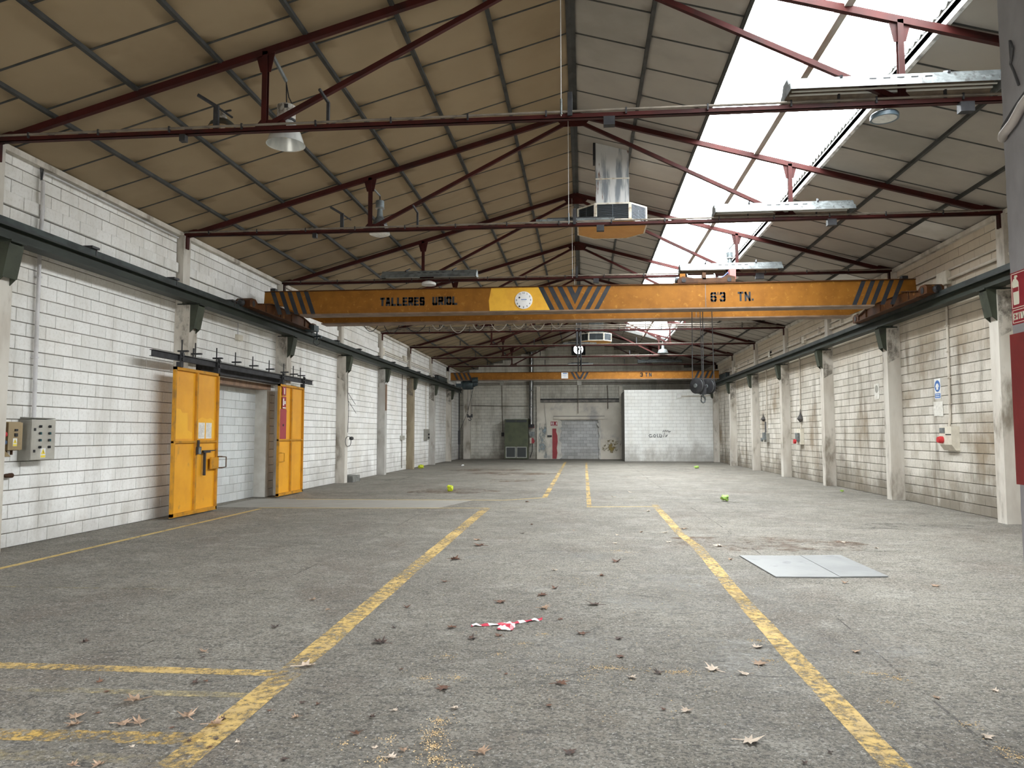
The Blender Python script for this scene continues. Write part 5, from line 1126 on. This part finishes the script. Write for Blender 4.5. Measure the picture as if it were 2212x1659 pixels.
j2 = jbox(-.38, -.09, 47.86, YB, 4.73, 5.03, 'grey junction box on the far wall below the small crane chevrons', 'cab_steel'); MB().tube([(-.33, 47.92, 4.73), (-.33, 47.6, 3.9), (-.33, 47.6, 2.9)], .022, 8).build('conduit', 'conduit_grey', j2)
for z in (4.90, 4.80): one('conduit_pipe', 'conduit_grey', MB().tube([(-7.3, 47.93, z), (0, 47.93, z), (7.3, 47.93, z)], .022, 8), 'dark conduit line running across the far wall under the small crane', 'conduit', 'conduit lines on the far wall')
one('conduit_pipe', 'conduit_grey', MB().tube([(-8.0, 47.93, 3.48), (-5.6, 47.93, 3.42), (-3.56, 47.93, 3.40)], .018, 8), 'thin low pipe across the far wall left of the flue', 'conduit')
one('conduit_pipe', 'conduit_grey', MB().tube([(1.55, 47.93, 4.7), (1.55, 47.7, 4.5), (1.57, 47.6, 3.2)], .025, 8), 'short conduit stub hanging over the far beam', 'conduit')
one('door_panel', 'panel_red', MB().prism([(-1.98, .02), (-1.72, .02), (-1.66, .4), (-1.70, .7), (-1.64, 1.1), (-1.66, 1.5), (-1.74, 1.75), (-1.72, 1.95), (-1.98, 1.95)], 'y', 47.775, 47.795), 'tall ragged red painted panel beside the grey bricked-up far doorway', 'panel')
es = thing('exit_sign', 'small red sign with white marks beside the far bricked-up doorway', 'sign', (-1.87, 47.79, 2.12)); MB().box(-2.08, -1.66, 47.785, 47.797, 2.12, 2.40).build('board', 'sign_red', es)
m = MB(); [m.box(-2.04+k*.10, -1.985+k*.10, 47.78, 47.785, 2.20, 2.36) for k in (0, 1, 3)]; m.box(-2.04, -1.70, 47.78, 47.785, 2.145, 2.165); m.build('pictograms', 'white_sheet', es)
hw = thing('hose_valve', 'small dark valve with drooping cable on the far rendered wall', 'valve', (-2.15, 47.7, 1.4)); MB().box(-2.3, -2.02, 47.66, 47.8, 1.42, 1.52).build('valve', 'dark_steel', hw); MB().tube([(-2.5, 47.74, 3.6), (-2.40, 47.74, 2.6), (-2.30, 47.74, 1.5)], .014, 6).build('cable', 'cable_pale', hw)
fn = thing('wall_fan', 'dark square extractor fan in the far gable with daylight behind its blades', 'fan', (-.28, 47.95, FZ0))
fx, fz, fr_ = -.28, 7.06, .30
m = MB(); n = 32; sq = []
for k in range(n):
    t = 2*math.pi*k/n; c, s_ = math.cos(t), math.sin(t); q = max(abs(c), abs(s_)); sq.append((fx+c/q*.45, fz+s_/q*.38))
ci = [(fx+fr_*math.cos(2*math.pi*k/n), fz+fr_*math.sin(2*math.pi*k/n)) for k in range(n)]
m.add([(x, 47.95, z) for x, z in sq]+[(x, 47.95, z) for x, z in ci]+[(x, 47.99, z) for x, z in ci]+[(x, 47.99, z) for x, z in sq], [(i, (i+1) % n, n+(i+1) % n, n+i) for i in range(n)]+[(n+i, n+(i+1) % n, 2*n+(i+1) % n, 2*n+i) for i in range(n)]+[(2*n+i, 2*n+(i+1) % n, 3*n+(i+1) % n, 3*n+i) for i in range(n)]+[(3*n+i, 3*n+(i+1) % n, (i+1) % n, i) for i in range(n)])
m.build('plate', 'dark_steel', fn)
MB().lathe([(.07, 0), (.07, .08)], (fx, 47.92, fz), 16, 'y').build('hub', 'dark_steel', fn)
for k in range(7):
    t = 2*math.pi*k/7+.2; MB().bar((fx+.06*math.cos(t), 47.97, fz+.06*math.sin(t)), (fx+.29*math.cos(t), 47.97, fz+.29*math.sin(t)), .06, .012, (0, 1, 0)).build('blade', 'dark_steel', fn)
gf = MB()
for pts in ([(3.95,1.55),(3.85,1.57),(3.8,1.5),(3.85,1.42),(3.98,1.43),(3.97,1.49)], [(4.1,1.42),(4.05,1.5),(4.12,1.58),(4.2,1.52),(4.17,1.42),(4.1,1.42)], [(4.28,1.6),(4.28,1.42),(4.36,1.42)], [(4.42,1.42),(4.42,1.6),(4.55,1.52),(4.52,1.42),(4.42,1.42)], [(4.62,1.42),(4.70,1.66),(4.75,1.44),(4.86,1.56),(4.8,1.46)], [(4.6,1.72),(4.68,1.82),(4.7,1.72),(4.78,1.83),(4.82,1.72),(4.9,1.82),(4.93,1.72),(5.05,1.75)]):
    gf.tube([(x, 43.98, z) for x, z in pts], .018, 5)
one('graffiti', 'graffiti', gf, 'black scrawled graffiti on the white block partition', 'graffiti')
j3 = jbox(5.42, 5.68, 43.90, 44, 3.69, 3.96, 'white junction box high on the white block partition', 'white_sheet'); MB().tube([(5.68, 43.95, 3.8), (7.2, 43.95, 3.8), (7.45, 43.95, 3.9), (7.45, 43.95, 4.3)], .025, 8).build('conduit', 'pvc_cream', j3)

# ================================================================== NEAR PILLAR WITH EXTINGUISHER SIGN
np_ = thing('concrete_pillar', 'rough grey near pillar with a dark red band and extinguisher sign', 'pillar', (2.75, 4.3, 0))
def ragged(y0, y1, z0, z1, x, mat, name, jag=.012):
    m = MB(); n = int((z1-z0)/.06); vs = []
    for i in range(n+1):
        z = z0+(z1-z0)*i/n; e = random.uniform(-jag, jag*.4)
        for xx, yy in ((x, y0), (x, y1-.015+e), (x+.02, y1+e), (x+.5, y1+e), (x+.5, y0)): vs.append((xx, yy, z))
    fs = [(i*5+k, i*5+(k+1) % 5, (i+1)*5+(k+1) % 5, (i+1)*5+k) for i in range(n) for k in range(5)]+[tuple(range(5)), tuple(range(n*5, n*5+5))]
    m.add(vs, fs); m.build(name, mat, np_)
ragged(4.0, 4.585, 0, 7.0, 2.50, 'pillar_grey', 'shaft', .006)
MB().box(2.494, 2.8, 4.02, 4.591, 1.29, 2.16).build('red_band', 'pillar_red', np_, label='dark red painted band')
sg = thing('extinguisher_sign', 'red EXTINTOR fire extinguisher sign on the rough near pillar', 'sign', (2.49, 4.45, 2.21))
X0 = 2.4935
MB().box(X0, 2.50, 4.345, 4.556, 2.212, 2.515).build('board', 'sign_red', sg)
m = MB()
def rect(y0, y1, z0, z1, t=.004):
    for a in ((y0, y1, z0, z0+t), (y0, y1, z1-t, z1), (y0, y0+t, z0, z1), (y1-t, y1, z0, z1)): m.box(X0-.001, X0, *a)
rect(4.353, 4.548, 2.305, 2.508); rect(4.353, 4.548, 2.220, 2.296); m.build('border', 'sign_cream', sg)
m = MB(); yc = 4.505
m.prism([(yc+.024, 2.325), (yc+.028, 2.335), (yc+.028, 2.45), (yc+.018, 2.465), (yc+.009, 2.47), (yc+.009, 2.482), (yc-.009, 2.482), (yc-.009, 2.47), (yc-.018, 2.465), (yc-.028, 2.45), (yc-.028, 2.335), (yc-.024, 2.325)], 'x', X0-.0012, X0)
m.prism([(yc+.009, 2.478), (yc+.022, 2.475), (yc+.034, 2.458), (yc+.038, 2.43), (yc+.034, 2.43), (yc+.029, 2.455), (yc+.02, 2.466), (yc+.009, 2.468)], 'x', X0-.0012, X0)
m.prism([(yc+.014, 2.482), (yc-.02, 2.482), (yc-.016, 2.494), (yc+.008, 2.496)], 'x', X0-.0012, X0); m.build('pictogram', 'sign_cream', sg)
MB().box(X0-.0018, X0-.0012, yc-.026, yc+.026, 2.40, 2.425).build('pictogram_band', 'sign_red', sg)
m = MB(); letters(m, 'EXTINTOR', lambda u, v, d: (X0-d, 4.542-u, 2.238+v), .040, .50, .2, .22, .001); m.build('lettering', 'sign_cream', sg, label='cream letters EXTINTOR')
rp = thing('pillar_pipe', 'plastered elbow pipe and wires wrapped round the rough near pillar', 'pipe', (2.47, 4.4, 3.28))
MB().tube([(2.49, 4.56, 3.33), (2.46, 4.50, 3.33), (2.46, 4.40, 3.36), (2.46, 4.30, 3.42), (2.46, 4.05, 3.5)], .026, 10).build('pipe', 'pipe_plaster', rp, True)
for k in (0, 1): MB().tube([(2.50, 4.595, 3.37+k*.02), (2.485, 4.55, 3.38+k*.02), (2.485, 4.40, 3.45+k*.02), (2.485, 4.1, 3.56+k*.02)], .006, 6).build('wire', 'rope', rp)
MB().tube([(2.49, 4.44, 3.74), (2.48, 4.425, 3.86), (2.48, 4.40, 3.80), (2.48, 4.43, 3.72), (2.48, 4.40, 3.66), (2.48, 4.36, 3.56)], .007, 6).build('wire_hook', 'rope', rp)

# ================================================================== ON THE FLOOR
one('steel_plate', 'plate_steel', MB().prism([(2.0, 10.0), (2.10, 8.56), (2.80, 8.60), (2.78, 10.05)], 'z', .003, .014), 'larger flat grey steel plate on the floor by the yellow line', 'plate', 'steel plates on the floor')
one('steel_plate', 'plate_steel', MB().prism([(2.785, 10.06), (2.805, 8.625), (3.34, 8.69), (3.31, 10.14)], 'z', .003, .016), 'narrower flat grey steel plate butted against the larger plate', 'plate', 'steel plates on the floor')
tp = thing('barrier_tape', 'crumpled strip of red and white barrier tape on the floor', 'tape', (-.65, 6.25, 0))
def ribbon(path, wd, name, flip=0.):
    m = MB(); vs = []
    for i, (x, y, z, tw) in enumerate(path):
        vs += [(x, y-wd/2*math.cos(tw), z+.002+max(0, wd/2*math.sin(tw))), (x, y, z+.014+.006*math.sin(i*2.1)), (x, y+wd/2*math.cos(tw), z+.002+max(0, -wd/2*math.sin(tw)))]
    m.add(vs, [(3*i+k, 3*i+k+1, 3*i+k+4, 3*i+k+3) for i in range(len(path)-1) for k in (0, 1)])
    m.build(name, 'barrier_tape', tp, True)
ribbon([(-.93+.27*i/8, 6.20+.07*i/8+.008*math.sin(i*1.7), .004*(i % 2), .3*math.sin(i*1.3)) for i in range(9)], .065, 'tape_end')
ribbon([(-.66+.30*i/9, 6.27+.20*i/9+.008*math.sin(i*2.1), .004*(i % 2), .3*math.sin(i*1.1+1)) for i in range(10)], .065, 'tape_end')
m = MB(); vs = []
for j in range(5):
    for i in range(5): vs.append((-.70+.13*i/4+random.uniform(-.008, .008), 6.07+.20*j/4, .006+random.uniform(0, .03)*(1 if 0 < i < 4 and 0 < j < 4 else .3)))
m.add(vs, [(j*5+i, j*5+i+1, (j+1)*5+i+1, (j+1)*5+i) for j in range(4) for i in range(4)]); m.build('tape_knot', 'barrier_tape', tp)
def crumple(x, y, r, mat, lab, sq=.7):
    bm = bmesh.new(); bmesh.ops.create_icosphere(bm, subdivisions=2, radius=1)
    for v in bm.verts:
        k = random.uniform(.6, 1.15); v.co *= k; v.co.z *= sq
    zmin = min(v.co.z for v in bm.verts)
    for v in bm.verts: v.co.z -= zmin; v.co *= r
    me = bpy.data.meshes.new('crumpled_wrapper'); bm.to_mesh(me); bm.free(); me.materials.append(MATS[mat])
    o = bpy.data.objects.new('crumpled_wrapper', me); COL.objects.link(o); o.location = (x, y, 0); tag(o, lab, 'litter')
crumple(-3.69, 20.5, .10, 'lime', 'lime yellow crumpled wrapper on the rust-stained floor', 1.0)
crumple(3.32, 18.1, .11, 'leaf_green', 'leafy green crumpled scrap on a dark oil stain', .75)
crumple(7.05, 21.3, .05, 'leaf_green', 'small green scrap at the foot of the grimy wall')
crumple(-7.55, 34.3, .16, 'lime', 'yellow-green scrap at the foot of the brown stained pillar', .6)
crumple(5.2, 35.2, .12, 'leaf_green', 'dark green scrap far off near the white block partition', .6)
crumple(-6.0, 36.8, .08, 'white_sheet', 'small pale scrap on the floor far along the hall', .6)
# dry plane-tree leaves: three curled shapes
def leaf_mesh(seed, mat):
    rnd = random.Random(seed); m = MB(); lob = [(-90, .30), (-60, .42), (-35, .62), (-12, .40), (8, .95), (28, .45), (48, .80), (70, .52), (90, 1.05), (110, .5), (132, .82), (152, .44), (172, .9), (192, .42), (215, .6), (240, .4)]
    cu = rnd.uniform(.25, .55); fd = rnd.uniform(0, math.pi); vs = [(0, 0, .04)]
    for a, r in lob:
        t = math.radians(a); r *= rnd.uniform(.85, 1.1)*.5; x, y = r*math.cos(t), r*math.sin(t)
        d = x*math.cos(fd)+y*math.sin(fd); vs.append((x*(1-.35*cu*abs(d)), y, .03+cu*d*d*2.2+rnd.uniform(0, .07)))
    zmin = min(v[2] for v in vs); vs = [(x, y, z-zmin+.01) for x, y, z in vs]; n = len(lob)
    m.add(vs, [(0, 1+i, 1+(i+1) % n) for i in range(n)])
    m.bar((0, -.14, .03), (.05, -.55, .02), .02, .02)
    me = m.mesh('dry_leaf', smooth=False); me.materials.append(MATS[mat]); return me
LM = {c: [leaf_mesh(k*7+i, c) for i in range(3)] for k, c in enumerate(('leaf_tan', 'leaf_pale', 'leaf_brown', 'leaf_dark'))}
LLAB = {'leaf_tan': 'curled tan dry leaf lying on the concrete floor', 'leaf_pale': 'pale bleached dry leaf lying on the concrete floor', 'leaf_brown': 'reddish brown dry leaf lying on the concrete floor', 'leaf_dark': 'small dark withered leaf lying on the concrete floor'}
LEAVES = [(-3.09,4.59,.057),(-2.47,4.63,.068),(-2.42,4.67,.035),(-2.93,4.43,.042),(-2.66,4.29,.134),(-2.84,4.02,.092),(-2.77,3.92,.09),(-2.52,3.96,.099),(-2.43,3.97,.091),(-2.22,4.09,.111),(-2.02,4.0,.1),(-2.0,4.07,.042),(-2.04,3.77,.039),(-1.91,3.81,.035),(-1.89,3.71,.035),(-1.9,5.03,.136),(-1.8,4.22,.035),(-1.61,4.14,.052),(-2.76,5.29,.066),(-2.7,5.16,.035),(-2.59,7.02,.066),(-2.31,6.64,.055),(-2.53,6.01,.075),(-3.8,5.45,.068),(-2.76,4.09,.035),(-2.44,3.45,.058),(-2.32,3.47,.065),(-1.46,3.61,.045),(-1.56,4.35,.035),(-1.78,3.78,.035),(-2.22,3.93,.035),(-2.29,3.68,.035),(-1.66,4.36,.045),(-1.48,10.61,.177),(-1.63,9.42,.137),(.39,9.43,.138),(-.34,8.78,.082),(.19,8.49,.071),(-1.49,8.0,.083),(-.3,7.77,.081),(-.42,7.41,.108),(-.79,7.09,.126),(-1.62,6.81,.071),(.1,7.06,.132),(-.37,6.87,.107),(-1.55,6.09,.044),(-1.08,6.13,.089),(-.67,5.92,.08),(-.87,5.81,.091),(-.02,6.04,.101),(.26,5.92,.074),(-1.54,5.64,.129),(.25,5.45,.074),(.3,5.0,.068),(-.88,4.68,.107),(-.16,4.84,.096),(-.21,4.45,.046),(-1.19,4.18,.044),(-1.09,4.29,.045),(-.75,4.36,.064),(-1.21,3.95,.074),(-1.06,3.78,.043),(-.91,3.77,.051),(-.95,3.68,.065),(-.52,3.78,.083),(-.08,3.82,.072),(.45,4.45,.037),(.49,5.11,.075),(-.21,6.48,.054),(-.52,4.99,.036),(-1.23,5.03,.037),(1.9,10.85,.136),(1.84,9.72,.071),(3.76,11.38,.083),(4.03,10.85,.079),(2.76,8.33,.078),(3.63,8.23,.103),(1.27,5.78,.096),(1.19,5.36,.112),(.86,5.21,.114),(1.05,5.14,.086),(.58,4.44,.083),(.84,4.04,.118),(2.1,4.8,.055),(2.51,4.95,.052),(2.09,4.22,.079),(1.05,3.81,.036),(1.21,3.94,.035),(1.96,5.73,.072),(-1.32,17.45,.098),(1.31,15.59,.123),(.75,19.02,.129),(1.27,20.58,.139),(1.65,12.77,.129),(1.23,11.18,.101),(.52,11.88,.067),(-.17,12.39,.056),(-.91,13.12,.059),(-.98,11.96,.081),(1.29,12.25,.11),(.92,12.28,.069),(-1.6,11.15,.126),(.44,10.99,.099)]
for i, (x, y, s_) in enumerate(LEAVES):
    if s_ < .05: c = random.choice(('leaf_brown', 'leaf_dark', 'leaf_dark', 'leaf_pale'))
    elif x < -1.95 and y < 4.35: c = 'leaf_tan'
    elif x > .5: c = random.choice(('leaf_pale', 'leaf_pale', 'leaf_tan'))
    else: c = random.choice(('leaf_brown', 'leaf_dark', 'leaf_pale', 'leaf_tan', 'leaf_brown'))
    o = bpy.data.objects.new('dry_leaf', random.choice(LM[c])); COL.objects.link(o)
    o.location = (x, y, .003); o.scale = (s_*1.35, s_*1.35, s_*1.5); o.rotation_euler = (0, 0, random.uniform(0, 6.28))
    wh = 'near the red and white tape' if math.hypot(x+.65, y-6.25) < .75 else 'on a yellow floor line' if (abs(x+2.0) < .14 or abs(x-1.5) < .12) else 'beside the steel plates' if (1.6 < x < 4.1 and 7.9 < y < 11) else 'among the painted cross lines' if x < -2.1 and y < 5 else 'far down the aisle' if y > 10 else 'between the two long yellow lines' if -1.9 < x < 1.4 else 'on open concrete outside the yellow lines'
    tag(o, LLAB[c].replace('lying on the concrete floor', wh), 'leaf', 'dry leaves on the floor')
# uncountable crumbs: plane-tree fluff and grit
def crumbs(name, mat, spots, lab, size):
    m = MB()
    for x, y, rx, ry, n in spots:
        for k in range(n):
            a, q = random.uniform(0, 6.28), abs(random.gauss(0, .5)); px, py = x+rx*q*math.cos(a), y+ry*q*math.sin(a)
            if py < 2.6 or abs(px) > 7.6: continue
            s_ = random.uniform(.5, 1.)*size; t = random.uniform(0, 6.28); c, d = math.cos(t)*s_, math.sin(t)*s_
            m.add([(px+c, py+d, .003), (px-d*.4, py+c*.4, .003), (px-c, py-d, .003), (px+d*.4, py-c*.4, .003), (px, py, .003+s_*.7)], [(0, 1, 4), (1, 2, 4), (2, 3, 4), (3, 0, 4)])
    o = m.build(name, mat, None, recalc=False); o['kind'] = 'stuff'; tag(o, lab, 'debris'); return o
crumbs('straw_crumbs', 'straw', [(-.80, 4.16, .09, .12, 90), (-.79, 3.99, .10, .13, 120), (-.77, 3.83, .11, .12, 140), (-.72, 3.68, .16, .1, 140), (-.62, 3.58, .14, .08, 90), (-.99, 3.65, .10, .10, 60), (-.83, 4.88, .10, .12, 50), (-1.03, 4.86, .14, .10, 50), (.18, 5.18, .28, .07, 110), (.6, 5.14, .25, .08, 90), (-.99, 5.35, .10, .1, 36), (-.32, 6.0, .10, .06, 36), (-.46, 5.72, .12, .1, 36), (-.62, 5.43, .12, .1, 30), (.46, 10.3, .25, .18, 60), (.58, 10.2, .2, .18, 40), (-1.02, 3.89, .10, .10, 50), (-1.23, 3.81, .10, .08, 30), (1.32, 5.97, .09, .1, 60), (1.28, 5.46, .10, .1, 60), (.66, 5.16, .1, .1, 50), (1.90, 5.23, .22, .06, 80), (2.01, 5.13, .12, .08, 60), (1.78, 4.69, .10, .08, 40), (2.08, 4.37, .10, .07, 40), (2.08, 4.05, .08, .12, 50), (2.10, 3.96, .1, .1, 50), (0, 5, 1.8, 1.6, 260), (0, 8, 2.2, 3, 200)], 'straw-coloured plane tree fluff scattered over the near floor', .007)
crumbs('floor_grit', 'grit', [(0, 5.2, 3.2, 2.4, 1500), (0, 10, 3.5, 5, 700), (-4, 6, 3, 3, 400)], 'fine dark grit and crumbs scattered over the floor', .006)
